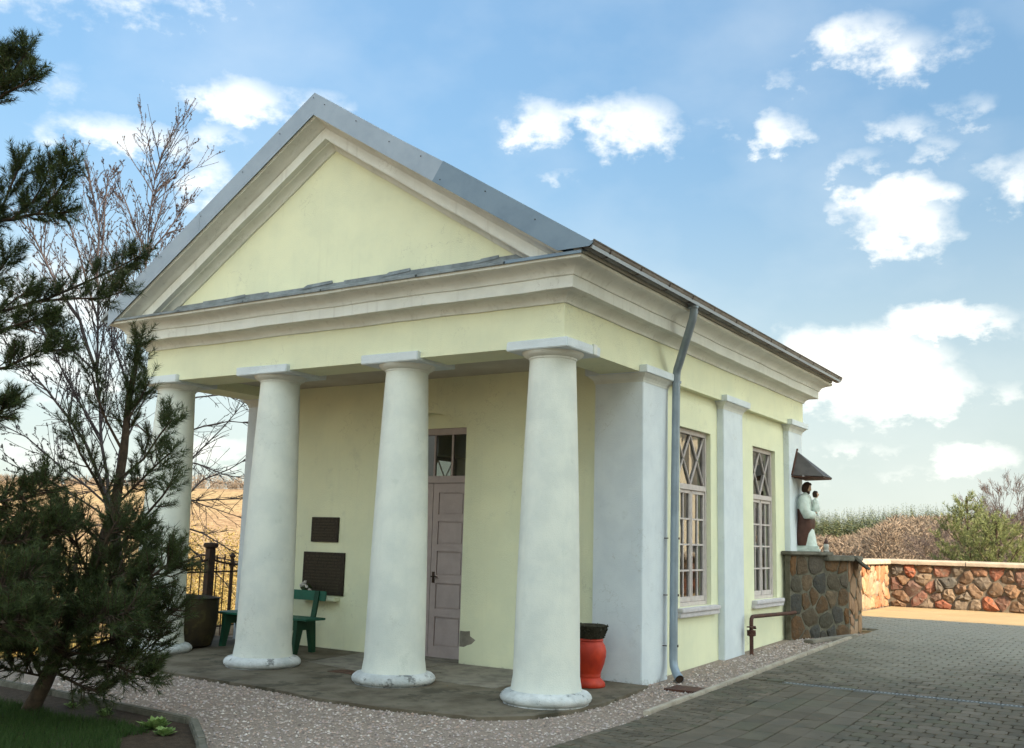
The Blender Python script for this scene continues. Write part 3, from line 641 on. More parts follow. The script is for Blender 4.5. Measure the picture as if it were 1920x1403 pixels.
for (x, dz) in [(XC, .2), (-3.0, .19), (-2.5, .2), (-2.0, .17), (-1.55, .2), (-1.28, .06), (-.7, .2), (-.1, .19), (-3.7, .19), (-4.3, .2), (-5.0, .19), (-5.7, .2), (-6.3, .19)]:
    b = MB(); b.lathe([(.007, 0), (.006, .004), (0.002, .005)], 8); o = b.build('nail_head', M['iron'], chapel); o.location = (x, -.433, ZA-TA*abs(x-XC)+dz); o.rotation_euler = (R_(90), 0, 0)
# roof planes
for s in (-1, 1):
    b = MB(); e = 3.70; zt = ZA+.262
    b.prism([(XC, zt), (XC+s*e, zt-TA*e), (XC+s*e, zt-TA*e-.05), (XC, zt-.07)], 'y', -.40, D+.42); b.build('roof', M['roof'], chapel)
# gutters
for s in (1,):
    gx = .455; n = 10
    b = MB(); y0, y1 = -.40, D+.46; V = []
    for yy in (y0, y1):
        for k in range(n+1): a = math.pi*k/n; V.append((gx-.078*math.cos(a), yy, 4.345-.078*math.sin(a)))
        for k in range(n, -1, -1): a = math.pi*k/n; V.append((gx-.070*math.cos(a), yy, 4.345-.070*math.sin(a)))
    m_ = 2*(n+1); b.add(V, [(k, (k+1) % m_, (k+1) % m_+m_, k+m_) for k in range(m_)])
    for yy in (y0, y1): b.add([(gx-.074*math.cos(math.pi*k/n), yy, 4.345-.074*math.sin(math.pi*k/n)) for k in range(n+1)], [tuple(range(n+1))])
    b.tube([(gx+.078, y0, 4.348), (gx+.078, y1, 4.348)], .010, 6)
    gut = b.build('gutter', M['gutter'], chapel, smooth=.6)
    g0 = None
    for k in range(13):
        yy = -.05+k*.68
        if g0 is None:
            b = MB(); pts = [(gx-.082*math.cos(math.pi*q/8), 0, 4.345-.082*math.sin(math.pi*q/8)) for q in range(9)]
            for p, q in zip(pts[:-1], pts[1:]): b.bar(p, q, .028, .004, up=(0, 1, 0)) if False else b.add([(p[0], -.013, p[2]), (p[0], .013, p[2]), (q[0], .013, q[2]), (q[0], -.013, q[2])], [(0, 1, 2, 3)])
            g0 = b.build('gutter_bracket', M['iron'], gut, recalc=False); g0.location = (0, yy, 0)
        else:
            c = g0.copy(); col.objects.link(c); c.parent = gut; c.location = (0, yy+rnd.uniform(-.05, .05), 0)
    b = MB(); b.box(.30, .385, -.37, D+.40, 4.262, 4.30); b.build('eaves_board', M['cornice'], chapel)
# downpipe
pp = [(.455, 2.18, 4.30), (.455, 2.20, 4.20), (.435, 2.22, 4.13), (.16, 2.47, 3.67), (.115, 2.51, 3.60), (.10, 2.52, 3.52), (.105, 2.47, 2.2), (.105, 2.44, 1.0), (.105, 2.43, .28), (.115, 2.42, .20), (.16, 2.38, .13), (.215, 2.33, .085)]
b = MB(); b.tube(pp, .048, 14, cap=False); b.tube([pp[0], (.455, 2.18, 4.24)], .062, 14)
b.tube([(pp[-1][0]-.01, pp[-1][1]+.01, pp[-1][2]+.01), (.23, 2.315, .078)], .052, 14, cap=False)
dp = b.build('downpipe', M['pipe'], chapel, smooth=.8)
b = MB(); b.tube([(.216, 2.33, .084), (.228, 2.317, .079)], .044, 14); b.build('pipe_mouth', M['iron'], dp)
for z in (3.45, 1.62, .98, .42):
    b = MB(); b.tube([(.104, 2.44+(.09*(z-.28)/3.2), z-.012), (.104, 2.44+(.09*(z-.28)/3.2), z+.012)], .053, 14, cap=False); b.bar((.05, 2.36+.03*z, z), (-.1, 2.34+.03*z, z), .01, .01); b.build('pipe_clip', M['pipe'] if z > 3 else M['iron'], dp)

# columns
def column(cx, cy, ah, z0=0, r=random.Random(1)):
    root_b = MB(); H = 3.372
    prof = []
    for i in range(23):
        t = i/22; rad = .328*(1-t)+.236*t + .012*math.sin(math.pi*t); z = .12+(H-.12)*t
        if t < .05: rad += .020*(1-t/.05)**2
        prof.append((rad, z))
    sh = root_b.lathe(prof, 48).build('column', M['white'], chapel, smooth=.7); sh.location = (cx, cy, 0)
    b = MB(); b.lathe([(.30, -.12), (.415, -.12), (.418, .018), (.41, .022), (.418, .026), (.438, .045), (.445, .07), (.436, .098), (.405, .122), (.365, .135), (.345, .138), (.30, .138)], 56, wob=.008); b.build('column_base', M['base'], sh, smooth=.8)
    b = MB(); b.lathe([(.22, 3.355), (.245, 3.360), (.248, 3.372), (.246, 3.378), (.262, 3.384), (.290, 3.398), (.312, 3.420), (.318, 3.436), (.316, 3.443), (.22, 3.444)], 48); b.build('echinus', M['cornice'], sh, smooth=.6)
    # hand-cast abacus, corners not quite true
    b = MB(); j = lambda: r.uniform(-.006, .006)
    b.add([(-ah+j(), -.335+j(), 3.434), (ah+j(), -.335+j(), 3.434), (ah+j(), .36, 3.434), (-ah+j(), .36, 3.434), (-ah+j(), -.335+j(), 3.533+j()), (ah+j(), -.335+j(), 3.533+j()), (ah+j(), .36, 3.533), (-ah+j(), .36, 3.533)],
          [(0, 3, 2, 1), (4, 5, 6, 7), (0, 1, 5, 4), (1, 2, 6, 5), (2, 3, 7, 6), (3, 0, 4, 7)])
    b.build('abacus', M['pale_blue'], sh, bevel=.008)
for cx, ah in ((-.282, .355), (-2.172, .40), (-4.15, .425), (-6.07, .37)): column(cx, .275, ah)
# a chipped block on the corner abacus
b = MB(); b.box(.058, .088, .47, .545, 3.437, 3.545); b.build('abacus_repair', M['cornice'], chapel, bevel=.004)
# antae and pilasters
def pilaster(x0, x1, y0, y1, zt=3.40, cap=(1, 1, 1, 1), k=1):
    b = MB(); b.box(x0, x1, y0, y1, -.2, zt); sh = b.build('pilaster', M['pale_blue'], chapel, bevel=.008)
    def ring(o0, o1, za, zb, nm, mat, bev=0):
        c = MB(); a = [x0-o0*cap[0], x1+o0*cap[1], y0-o0*cap[2], y1+o0*cap[3]]; q = [x0-o1*cap[0], x1+o1*cap[1], y0-o1*cap[2], y1+o1*cap[3]]
        c.add([(a[0], a[2], za), (a[1], a[2], za), (a[1], a[3], za), (a[0], a[3], za), (q[0], q[2], zb), (q[1], q[2], zb), (q[1], q[3], zb), (q[0], q[3], zb)], [(0, 3, 2, 1), (4, 5, 6, 7), (0, 1, 5, 4), (1, 2, 6, 5), (2, 3, 7, 6), (3, 0, 4, 7)])
        return c
    c = MB()
    for (o0, o1, za, zb) in ((.004, .010, zt-.025, zt-.002), (.008, .022, zt, zt+.025), (.022, .055, zt+.025, zt+.055), (.055, .066, zt+.055, zt+.070)):
        q = ring(o0, o1, za, zb, '', None); c.add(q.v, q.f)
    c.build('capital_neck', M['cornice'], sh)
    ring(.088, .090, zt+.0705, zt+.155, '', None).build('abacus', M['pale_blue'], sh, bevel=.005)
pilaster(-.61, .002, 1.81, 2.50, zt=3.385)
pilaster(-W-.002, -W+.61, 1.81, 2.50, zt=3.385)
for (a, c) in ((4.34, 5.08), (7.17, 7.85)):
    pilaster(-.30, -.012, a, c, zt=3.385); pilaster(-W+.012, -W+.30, a, c, zt=3.385)
# windows
def window(xf, y0, y1, side=1):
    """frame plane xf, opening y0..y1; side +1 faces +x"""
    z0, z1 = WZ0, WZ1; t = .05
    def B(b, ya, yb, za, zb, d0, d1): b.box(min(xf+side*d0, xf+side*d1), max(xf+side*d0, xf+side*d1), ya, yb, za, zb)
    b = MB()
    B(b, y0+.001, y0+.055, z0, z1-.001, -.07, 0); B(b, y1-.055, y1-.001, z0, z1-.001, -.07, 0)
    B(b, y0+.055, y1-.055, z1-.06, z1-.001, -.07, 0); B(b, y0+.055, y1-.055, z0, z0+.05, -.07, 0); B(b, y0+.055, y1-.055, 2.235, 2.305, -.07, .012)
    w = b.build('window', M['winwood'], chapel, bevel=.004)
    ym = (y0+y1)/2
    # sill boards
    b = MB(); d1 = abs(xf-(-.1 if side > 0 else -W+.1))+.085
    B(b, y0-.11, y1+.12, z0-.055, z0-.004, -.02, d1); B(b, y0-.12, y1+.13, z0-.115, z0-.0555, -.02, d1-.02); b.build('sill', M['sill'], w, bevel=.008)
    bm_ = []
    # casements
    for (a, c) in ((y0+.058, ym-.008), (ym+.008, y1-.058)):
        b = MB(); B(b, a, a+.036, z0+.053, 2.232, -.055, -.008); B(b, c-.036, c, z0+.053, 2.232, -.055, -.008)
        B(b, a+.036, c-.036, z0+.053, z0+.115, -.055, -.008); B(b, a+.036, c-.036, 2.19, 2.232, -.055, -.008); b.build('casement_frame', M['winwood'], w, bevel=.003)
        m2 = (a+c)/2; b = MB(); B(b, m2-.009, m2+.009, z0+.115, 2.19, -.045, -.014); b.build('glazing_bar', M['winwood'], w)
        zs = [z0+.115+(2.19-z0-.115)*i/4 for i in range(5)]
        for z in zs[1:-1]:
            for (p, q) in ((a+.036, m2-.009), (m2+.009, c-.036)):
                b = MB(); B(b, p, q, z-.011, z+.011, -.046, -.0135); b.build('glazing_bar', M['winwood'], w)
        for i in range(4):
            for (p, q) in ((a+.036, m2-.009), (m2+.009, c-.036)):
                b = MB(); tl = rnd.uniform(-.002, .002); X = xf-side*.030
                b.add([(X+tl, p-.004, zs[i]), (X-tl, q+.004, zs[i]), (X-tl+rnd.uniform(-.002, .002), q+.004, zs[i+1]), (X+tl, p-.004, zs[i+1])], [(0, 1, 2, 3)] if side > 0 else [(3, 2, 1, 0)])
                b.build('pane', M['glass'], w, recalc=False)
    b = MB(); B(b, ym-.007, ym+.007, z0+.05, 2.235, -.05, -.016); b.build('meeting_stile', M['iron'], w)
    # latticed top light
    a, c, za, zb = y0+.055, y1-.055, 2.305, z1-.06; X = xf-side*.02
    for (p, q) in (((a, zb), (ym, za)), ((a, za), (ym, zb)), ((ym, zb), (c, za)), ((ym, za), (c, zb))):
        b = MB(); b.bar((X, p[0], p[1]), (X, q[0], q[1]), .014, .020, up=(1, 0, 0)); b.build('lattice_bar', M['winwood'], w)
    h1, h2 = (a+ym)/2, (ym+c)/2; zm = (za+zb)/2; X = xf-side*.034
    tris = [((a, za), (ym, za), (h1, zm)), ((a, zb), (h1, zm), (ym, zb)), ((a, za), (h1, zm), (a, zb)), ((ym, za), (c, za), (h2, zm)), ((ym, zb), (h2, zm), (c, zb)), ((c, za), (c, zb), (h2, zm)), ((ym, za), (h2, zm), (ym, zb), (h1, zm))]
    for tr in tris:
        b = MB(); tl = rnd.uniform(-.0015, .0015); b.add([(X+tl*i, p[0], p[1]) for i, p in enumerate(tr)], [tuple(range(len(tr)))]); b.build('pane', M['glass'], w, recalc=False)
    return w
for (a, c) in wins:
    window(-.158, a, c, 1); window(-W+.158, a, c, -1)
    # inner sash and net curtain behind the glass
    b = MB(); x1 = -.40
    for i in range(9):
        yy = a+.02+(c-a-.04)*i/8; b.box(x1-.02, x1, yy-.014, yy+.014, WZ0+.03, 2.95)
    for z in (.85, 1.3, 1.75, 2.2, 2.9): b.box(x1-.018, x1-.002, a, c, z-.018, z+.018)
    b.build('inner_sash', M['curtain'], chapel, recalc=False)
# door
b = MB(); yf = 2.10
b.box(DX0+.001, DX0+.07, yf, yf+.09, .0, 2.964); b.box(DX1-.07, DX1-.001, yf, yf+.09, .0, 2.964); b.box(DX0+.07, DX1-.07, yf, yf+.09, 2.88, 2.964); b.box(DX0+.07, DX1-.07, yf-.012, yf+.09, 2.255, 2.345)
door = b.build('door', M['wood'], chapel, bevel=.004)
for s in (-1, 1):
    a, c = (DX0+.072, DC-.004) if s < 0 else (DC+.004, DX1-.072)
    b = MB(); b.box(a, c, yf+.035, yf+.07, .06, 2.25)
    st = .085
    b.box(a, a+st, yf+.016, yf+.0352, .06, 2.25); b.box(c-st, c, yf+.016, yf+.0352, .06, 2.25)
    zs = [.06, .26, .33, .62, .69, 1.0, 1.07, 1.38, 1.45, 1.76, 1.83, 2.14, 2.25]
    rails = [(.06, .20), (.56, .66), (.98, 1.08), (1.38, 1.47), (1.76, 1.85), (2.13, 2.25)]
    for (p, q) in rails: b.box(a+st, c-st, yf+.016, yf+.0352, p, q)
    b.build('door_leaf', M['wood'], door, recalc=False)
    for (p, q) in zip(rails[:-1], rails[1:]):
        b = MB(); b.box(a+st+.016, c-st-.016, yf+.024, yf+.0355, p[1]+.016, q[0]-.016); b.build('door_panel', M['wood'], door, bevel=.003)
b = MB(); b.box(DC-.006, DC+.004, yf+.036, yf+.05, .06, 2.25); b.build('door_gap', M['iron'], door)
b = MB(); b.tube([(DC+.05, yf+.016, 1.06), (DC+.05, yf-.035, 1.06)], .009, 8); b.tube([(DC+.05, yf-.03, 1.06), (DC+.11, yf-.034, 1.062), (DC+.15, yf-.03, 1.055)], [.010, .009, .007], 8); b.box(DC+.03, DC+.07, yf+.008, yf+.0155, .98, 1.12); b.build('handle', M['iron'], door)
for i in range(1, 4):
    x = DX0+.07+(DX1-DX0-.14)*i/4; b = MB(); b.box(x-.012, x+.012, yf+.01, yf+.05, 2.346, 2.879); b.build('glazing_bar', M['wood'], door)
for i in range(4):
    xa = DX0+.07+(DX1-DX0-.14)*i/4+.008; xb = DX0+.07+(DX1-DX0-.14)*(i+1)/4-.008
    b = MB(); b.add([(xa, yf+.03, 2.346), (xb, yf+.032, 2.346), (xb, yf+.032, 2.879), (xa, yf+.03, 2.879)], [(0, 1, 2, 3)]); b.build('pane', M['glass_door'], door, recalc=False)
b = MB(); b.box(DX0, DX1, 1.93, 2.12, -.05, .062); b.build('door_step', M['concrete'], door)
# flaked patch of plaster beside the door
b = MB(); r = random.Random(2); pts = [(.0+.15*math.cos(a)*r.uniform(.6, 1.1), .11*math.sin(a)*r.uniform(.7, 1.2)) for a in [i*.52 for i in range(12)]]
pts = [(-2.485+max(0.0, .07+x), .34+z) for x, z in pts]
b.prism(pts, 'y', 1.9065, 1.912); b.build('bare_plaster_patch', M['concrete'], chapel)
# memorial shelf
b = MB(); b.box(-5.10, -4.46, 1.79, 1.909, .675, .725); b.build('shelf', M['yellow'], chapel, bevel=.008)

# ------------------------------------------------------------------ plaques
def plaque(x0, x1, z0, z1, rows, label):
    o = MB().box(x0, x1, 1.884, 1.9095, z0, z1).build('memorial_plaque', M['plaque'], bevel=.004); tag(o, label, 'plaque')
    r = random.Random(int(rows)); b = MB(); hz = (z1-z0)/(rows+1.6)
    for i in range(rows):
        z = z1-hz*(i+1.3); m_ = r.uniform(.04, .12)*(x1-x0); x = x0+m_
        while x < x1-m_:      # worn raised strokes, no longer legible
            w = r.uniform(.006, .016)
            if r.random() < .86:
                b.box(x, x+w*.45, 1.8815, 1.885, z-hz*.27, z+hz*.27)
                if r.random() < .7: zz = z+hz*r.choice((-.22, 0, .22)); b.box(x+w*.45, x+w*.9, 1.8815, 1.885, zz-hz*.05, zz+hz*.05)
            x += w+.004
    tag(b.build('worn_lettering', M['letters'], o, recalc=False), kind='stuff')
plaque(-5.04, -4.545, 1.452, 1.787, 7, 'smaller dark bronze memorial plaque, upper one on the cream wall')
plaque(-5.155, -4.405, .748, 1.315, 12, 'large dark bronze memorial plaque below the smaller one, above the shelf')
# flowers on the shelf
fl = empty('flower_bouquet', (-4.93, 1.74, .726), 'small bunch of white flowers with dark leaves on the shelf under the large plaque', 'flowers')
b = MB(); b.lathe([(.035, 0), (.05, .02), (.045, .05), (.03, .055)], 12); b.build('vase', M['tub'], fl, smooth=.6)
def clump(b, c, rad, n, w, r):
    for i in range(n):
        d = Vector((r.gauss(0, 1), r.gauss(0, 1), r.gauss(0, 1))).normalized(); p = Vector(c)+d*rad*r.uniform(.6, 1); s_ = d.orthogonal().normalized()*w; t = d.cross(s_).normalized()*w
        q = Vector((r.gauss(0, 1), r.gauss(0, 1), r.gauss(0, 1)))*w*.4
        b.add([p-s_, p-t+q, p+s_, p+t-q], [(0, 1, 2, 3)])
r = random.Random(4); b = MB(); clump(b, (0, 0, .085), .085, 90, .018, r); b.build('foliage', M['needles'], fl, recalc=False)
for (x, z, s_) in ((.0, .16, .034), (-.05, .145, .022), (.05, .135, .022), (.02, .19, .02), (-.11, .06, .018), (.11, .09, .018)):
    b = MB(); clump(b, (x, -.05, z), s_, 40, .011, r); b.build('bloom', M['petal'], fl, recalc=False)

# ------------------------------------------------------------------ bench
be = empty('bench', (-5.20, 1.35, gz(1.3)), 'green wooden bench with a single back plank against the plaque wall', 'bench')
b = MB(); b.box(-.86, .86, -.19, .17, .425, .452); b.build('seat', M['bench'], be, bevel=.005)
b = MB(); b.bar((-.80, .215, .72), (.80, .215, .72), .024, .125, up=(0, .12, 1)); b.build('backrest', M['bench'], be, bevel=.004)
for sx in (-.66, .66):
    b = MB(); b.bar((sx, .14, .41), (sx, .205, .78), .075, .03, up=(0, 1, 0)); b.build('back_post', M['bench_dark'], be)
    for (ya, yb, nm) in ((-.10, -.17, 'leg'), (.10, .16, 'leg')):
        b = MB(); b.add([(sx-.03, ya-.065, .40), (sx+.03, ya-.065, .40), (sx+.03, ya+.065, .40), (sx-.03, ya+.065, .40), (sx-.03, yb-.035, .005), (sx+.03, yb-.035, .005), (sx+.03, yb+.035, .005), (sx-.03, yb+.035, .005)], [(0, 1, 2, 3), (4, 7, 6, 5), (0, 4, 5, 1), (1, 5, 6, 2), (2, 6, 7, 3), (3, 7, 4, 0)]); b.build(nm, M['bench_dark'], be)
    b = MB(); b.box(sx-.034, sx+.034, -.18, .16, .30, .424); b.build('leg_board', M['bench_dark'], be)
# ------------------------------------------------------------------ dark tub
tb = empty('waste_tub', (-6.55, .82, gz(.8)), 'dark brown flared tub standing behind the leftmost column', 'tub')
b = MB(); H = .66; n = 28; V = []
def sup(hx, hy, z):
    o = []
    for k in range(n):
        a = 2*math.pi*k/n; c_, s_ = math.cos(a), math.sin(a); o.append((hx*math.copysign(abs(c_)**.7, c_), hy*math.copysign(abs(s_)**.7, s_), z))
    return o
rings = [sup(.60, .31, .0), sup(.70, .37, .05), sup(.745, .39, .18), sup(.775, .40, H*.6), sup(.78, .40, H-.02), sup(.80, .415, H), sup(.785, .40, H), sup(.75, .385, H-.02), sup(.68, .35, .2), sup(.4, .2, .06)]
for rg in rings: V += rg
F = [(i*n+k, i*n+(k+1) % n, (i+1)*n+(k+1) % n, (i+1)*n+k) for i in range(len(rings)-1) for k in range(n)]+[tuple(range(n-1, -1, -1)), tuple((len(rings)-1)*n+k for k in range(n))]
b.add(V, F); b.build('tub_body', M['tub'], tb, smooth=.7)
for s_ in (-1, 1):
    b = MB(); b.tube([(.60*s_, -.36, H-.10), (.60*s_, -.43, H-.14), (.50*s_, -.43, H-.14), (.50*s_, -.36, H-.10)], .012, 6); b.build('handle', M['iron'], tb)

# ------------------------------------------------------------------ fence
fen = empty('iron_fence', (-6.85, .3, 0), 'low wrought iron fence with spiked pickets and a capped post beside the portico', 'fence')
F0 = Vector((-6.62, -.3, 0)); Fd = Vector((-.2, 1, 0)).normalized(); org = Vector((-6.85, .3, 0))
def fp(s, z, off=0): return F0 + Fd*s + Vector((0, 0, z)) - org
r = random.Random(6)
post_s = [2.25, -2.6, 7.0]
for ps in post_s:
    b = MB(); p = fp(ps, 0); q = fp(ps, 0)
    b.add([(p.x-.06, p.y-.06, -.3), (p.x+.06, p.y-.06, -.3), (p.x+.06, p.y+.06, -.3), (p.x-.06, p.y+.06, -.3), (p.x-.055, p.y-.055, 1.30), (p.x+.055, p.y-.055, 1.30), (p.x+.055, p.y+.055, 1.30), (p.x-.055, p.y+.055, 1.30)], [(0, 3, 2, 1), (4, 5, 6, 7), (0, 1, 5, 4), (1, 2, 6, 5), (2, 3, 7, 6), (3, 0, 4, 7)])
    po = b.build('post', M['iron'], fen, bevel=.008)
    b = MB(); b.lathe([(.065, 1.30), (.105, 1.325), (.110, 1.365), (.09, 1.385), (.0, 1.39)], 20, c=(p.x, p.y, 0)); b.build('post_cap', M['iron'], po, smooth=.6)
def rail_z(s):
    k = min(abs(s-ps) for ps in post_s); return 1.05+.10*max(0, 1-k/.9)**2
for nm, f in (('top_rail', lambda s: rail_z(s)), ('lower_rail', lambda s: .96), ('bottom_rail', lambda s: .16)):
    b = MB(); b.tube([fp(-3+.25*i, f(-3+.25*i)) for i in range(45)], .014 if nm != 'top_rail' else .017, 6); b.build(nm, M['iron'], fen)
s = -2.95
pk = None; i = 0
while s < 8:
    if min(abs(s-ps) for ps in post_s) > .09:
        thick = (i % 8 == 5)
        b = MB()
        p = fp(s, .05); hh = 1.13 if not thick else 1.16; rr_ = .009 if not thick else .028
        b.tube([(p.x, p.y, .02), (p.x, p.y, hh)], rr_, 6); b.tube([(p.x, p.y, hh), (p.x, p.y, hh+.03), (p.x, p.y, hh+.09)], [rr_*1.2, rr_*1.9, .001], 6); b.tube([(p.x, p.y, hh-.13), (p.x, p.y, hh-.10)], rr_*1.8, 6)
        b.build('picket', M['iron'], fen); i += 1
    s += .185

# ------------------------------------------------------------------ red urn
ur = empty('red_urn', (-.385, 1.36, gz(1.36)+.004), 'red urn with a dark wreath on its rim beside the corner pilaster', 'urn')
b = MB(); b.lathe([(.0, 0), (.158, 0), (.165, .012), (.160, .045), (.130, .075), (.112, .095), (.118, .108), (.112, .120), (.118, .15), (.150, .235), (.168, .315), (.170, .37), (.158, .425), (.138, .455), (.132, .468), (.142, .478), (.134, .49), (.130, .50), (.13, .56), (.11, .56), (.11, .46), (0, .44)], 40, caps=False); b.build('urn_body', M['red'], ur, smooth=.9)
b = MB(); r = random.Random(9)
b.lathe([(.125, .495), (.140, .50), (.158, .56), (.172, .60), (.176, .63), (.160, .64), (.13, .62), (.0, .60)], 30, wob=.02, caps=False); clump(b, (0, 0, .60), .0, 1, .001, r)
for i in range(260):
    a = r.uniform(0, 6.28); z = r.uniform(.51, .638); rad = .135+.045*(z-.5)/.13+r.uniform(-.004, .008); p = Vector((rad*math.cos(a), rad*math.sin(a), z)); q = Vector((r.gauss(0, 1), r.gauss(0, 1), r.gauss(0, 1)))*.010; t = Vector((r.gauss(0, 1), r.gauss(0, 1), r.gauss(0, 1)))*.010
    b.add([p-q, p+t, p+q, p-t], [(0, 1, 2, 3)])
b.build('wreath', M['moss'], ur, recalc=False)

# ------------------------------------------------------------------ gas pipe
gp = empty('wall_pipe', (.10, 5.03, gz(5)), 'rusty brown pipe bending along the side wall into the stone buttress', 'pipe')
b = MB(); b.tube([(0, 0, -.1), (0, 0, .40), (0, .01, .445), (0, .045, .47), (0, .1, .475), (-.03, 1.75, .44), (-.04, 2.1, .44)], .027, 12); b.build('pipe_run', M['rust'], gp, smooth=.8)
b = MB(); b.tube([(0, 0, .22), (0, 0, .30)], .042, 10); b.tube([(0, 0, .232), (0, 0, .248)], .06, 8); b.tube([(0, 0, .275), (0, 0, .29)], .06, 8)
for k in range(4):
    a = k*1.57+.4; b.tube([(.05*math.cos(a), .05*math.sin(a), .225), (.05*math.cos(a), .05*math.sin(a), .30)], .008, 6)
b.build('flange', M['rust'], gp)
b = MB(); b.bar((.0, -.10, .345), (.0, .09, .345), .06, .014); b.bar((0, .09, .345), (0, .13, .31), .05, .012); b.build('valve_lever', M['rust'], gp)

# ------------------------------------------------------------------ stone walls
def voronoi(w, h, n, r, asp=1.25, margin=0):
    pts = []
    rows = max(2, round(math.sqrt(n*h/w*asp))); cols = max(2, round(n/rows))
    for j in range(rows):
        for i in range(cols):
            pts.append(((i+.5+(.5 if j % 2 else 0)*.9-.2+r.uniform(-.42, .42))*w/cols, (j+.5+r.uniform(-.38, .38))*h/rows))
    pts = [(min(max(x, .02), w-.02), y) for x, y in pts if r.random() > .13]; cells = []
    for a in pts:
        poly = [(0, 0), (w, 0), (w, h), (0, h)]
        for q in pts:
            if q is a or abs(q[0]-a[0]) > 2.4*w/cols or abs(q[1]-a[1]) > 2.4*h/rows: continue
            nx, ny = q[0]-a[0], q[1]-a[1]; mx, my = (a[0]+q[0])/2, (a[1]+q[1])/2; out = []
            for k in range(len(poly)):
                p0, p1 = poly[k], poly[(k+1) % len(poly)]; d0 = (p0[0]-mx)*nx+(p0[1]-my)*ny; d1 = (p1[0]-mx)*nx+(p1[1]-my)*ny
                if d0 <= 0: out.append(p0)
                if d0*d1 < 0: t = d0/(d0-d1); out.append((p0[0]+(p1[0]-p0[0])*t, p0[1]+(p1[1]-p0[1])*t))
            poly = out
            if len(poly) < 3: break
        if len(poly) >= 3: cells.append(poly)
    return cells
def stone_mesh(poly, gap, hgt, r, sharp):
    cx = sum(p[0] for p in poly)/len(poly); cy = sum(p[1] for p in poly)/len(poly); n = 11; rad = []
    for k in range(n):
        a = 2*math.pi*k/n; dx, dy = math.cos(a), math.sin(a); best = 9
        for i in range(len(poly)):
            (x0, y0), (x1, y1) = poly[i], poly[(i+1) % len(poly)]; ex, ey = x1-x0, y1-y0; den = dx*ey-dy*ex
            if abs(den) < 1e-9: continue
            t = ((x0-cx)*ey-(y0-cy)*ex)/den; s = ((x0-cx)*dy-(y0-cy)*dx)/den
            if t > 0 and -1e-6 <= s <= 1+1e-6: best = min(best, t)
        rad.append(best)
    rad = [max(.02, min(.8*rad[k]+.1*(rad[k-1]+rad[(k+1) % n])+.01, rad[k])-gap*r.uniform(.4, 1.6)) for k in range(n)]
    V = []; h = hgt*r.uniform(.6, 1.25); tx, ty = r.uniform(-1, 1)*sharp, r.uniform(-1, 1)*sharp
    for (s, z, j) in ((1.0, -.03, 0), (.97, h*.45, .12), (.66, h*.92, .45)):
        for k in range(n):
            a = 2*math.pi*k/n; q = rad[k]*s; x, y = q*math.cos(a), q*math.sin(a)
            V.append((x, y, z+(h*(tx*x+ty*y)/max(rad) if z > 0 else 0)+h*j*r.uniform(-1, 1)*sharp))
    V.append((0, 0, h*r.uniform(.9, 1.15)))
    F = [(i*n+k, i*n+(k+1) % n, (i+1)*n+(k+1) % n, (i+1)*n+k) for i in range(2) for k in range(n)]+[(2*n+k, 2*n+(k+1) % n, 3*n) for k in range(n)]
    return (cx, cy), V, F
def stone_face(parent, origin, udir, w, h, n, mat, seed, gap=.014, hgt=.05, sharp=.5, asp=1.25, smoothit=False):
    """origin is the lower left corner of the face as seen from outside; stones stand proud along the outward normal"""
    r = random.Random(seed); u = Vector(udir).normalized(); up = Vector((0, 0, 1)); nrm = u.cross(up)
    rot = Matrix((u, up, nrm)).transposed().to_4x4()
    for poly in voronoi(w, h, n, r, asp):
        (cx, cy), V, F = stone_mesh(poly, gap, hgt, r, sharp)
        me = bpy.data.meshes.new('stone'); me.from_pydata(V, [], F); me.materials.append(mat); me.update()
        if smoothit: me.shade_smooth()
        o = link('stone', me, parent); o.matrix_local = Matrix.Translation(Vector(origin)+u*cx+up*cy) @ rot
# far wall across the yard
ZB = .20
fw = empty('stone_wall', (0, 0, 0), 'sunlit wall of red and grey field stones under a long coping, at the far end of the yard', 'wall')
b = MB(); b.box(-1.25, 11.5, 17.56, 18.0, -1.5, 1.20); b.build('wall_core', M['mortar'], fw)
stone_face(fw, (-.80, 17.56, ZB), (1, 0, 0), 12.2, 1.02, 165, M['stone'], 11, gap=.006, hgt=.07, sharp=.8, asp=1.5)
x = -.98; i = 0
while x < 11.5:
    x2 = min(x+1.9, 11.6); b = MB(); b.prism([(17.44, 1.215), (17.44, 1.29), (17.50, 1.325), (18.02, 1.335), (18.09, 1.29), (18.09, 1.21)], 'x', x, x2-.012); b.build('coping_slab', M['cap'], fw, bevel=.01); x = x2
# wall running back behind the chapel
rw = empty('side_wall', (0, 0, 0), 'brightly sunlit stone wall between the stone buttress and the far wall corner', 'wall')
b = MB(); b.box(-1.27, -.86, 8.3, 17.555, -1.5, 1.21); b.build('wall_core', M['mortar'], rw)
stone_face(rw, (-.86, 9.1, ZB), (0, 1, 0), 8.38, 1.02, 92, M['stone_light'], 12, gap=.010, hgt=.05, sharp=.6, asp=1.2)
y = 8.3
while y < 17.4:
    y2 = min(y+1.7, 17.42); b = MB(); b.prism([(-1.36, 1.215), (-1.36, 1.29), (-1.29, 1.33), (-.83, 1.335), (-.74, 1.29), (-.74, 1.215)], 'y', y, y2-.01); b.build('coping_slab', M['cap'], rw, bevel=.01); y = y2
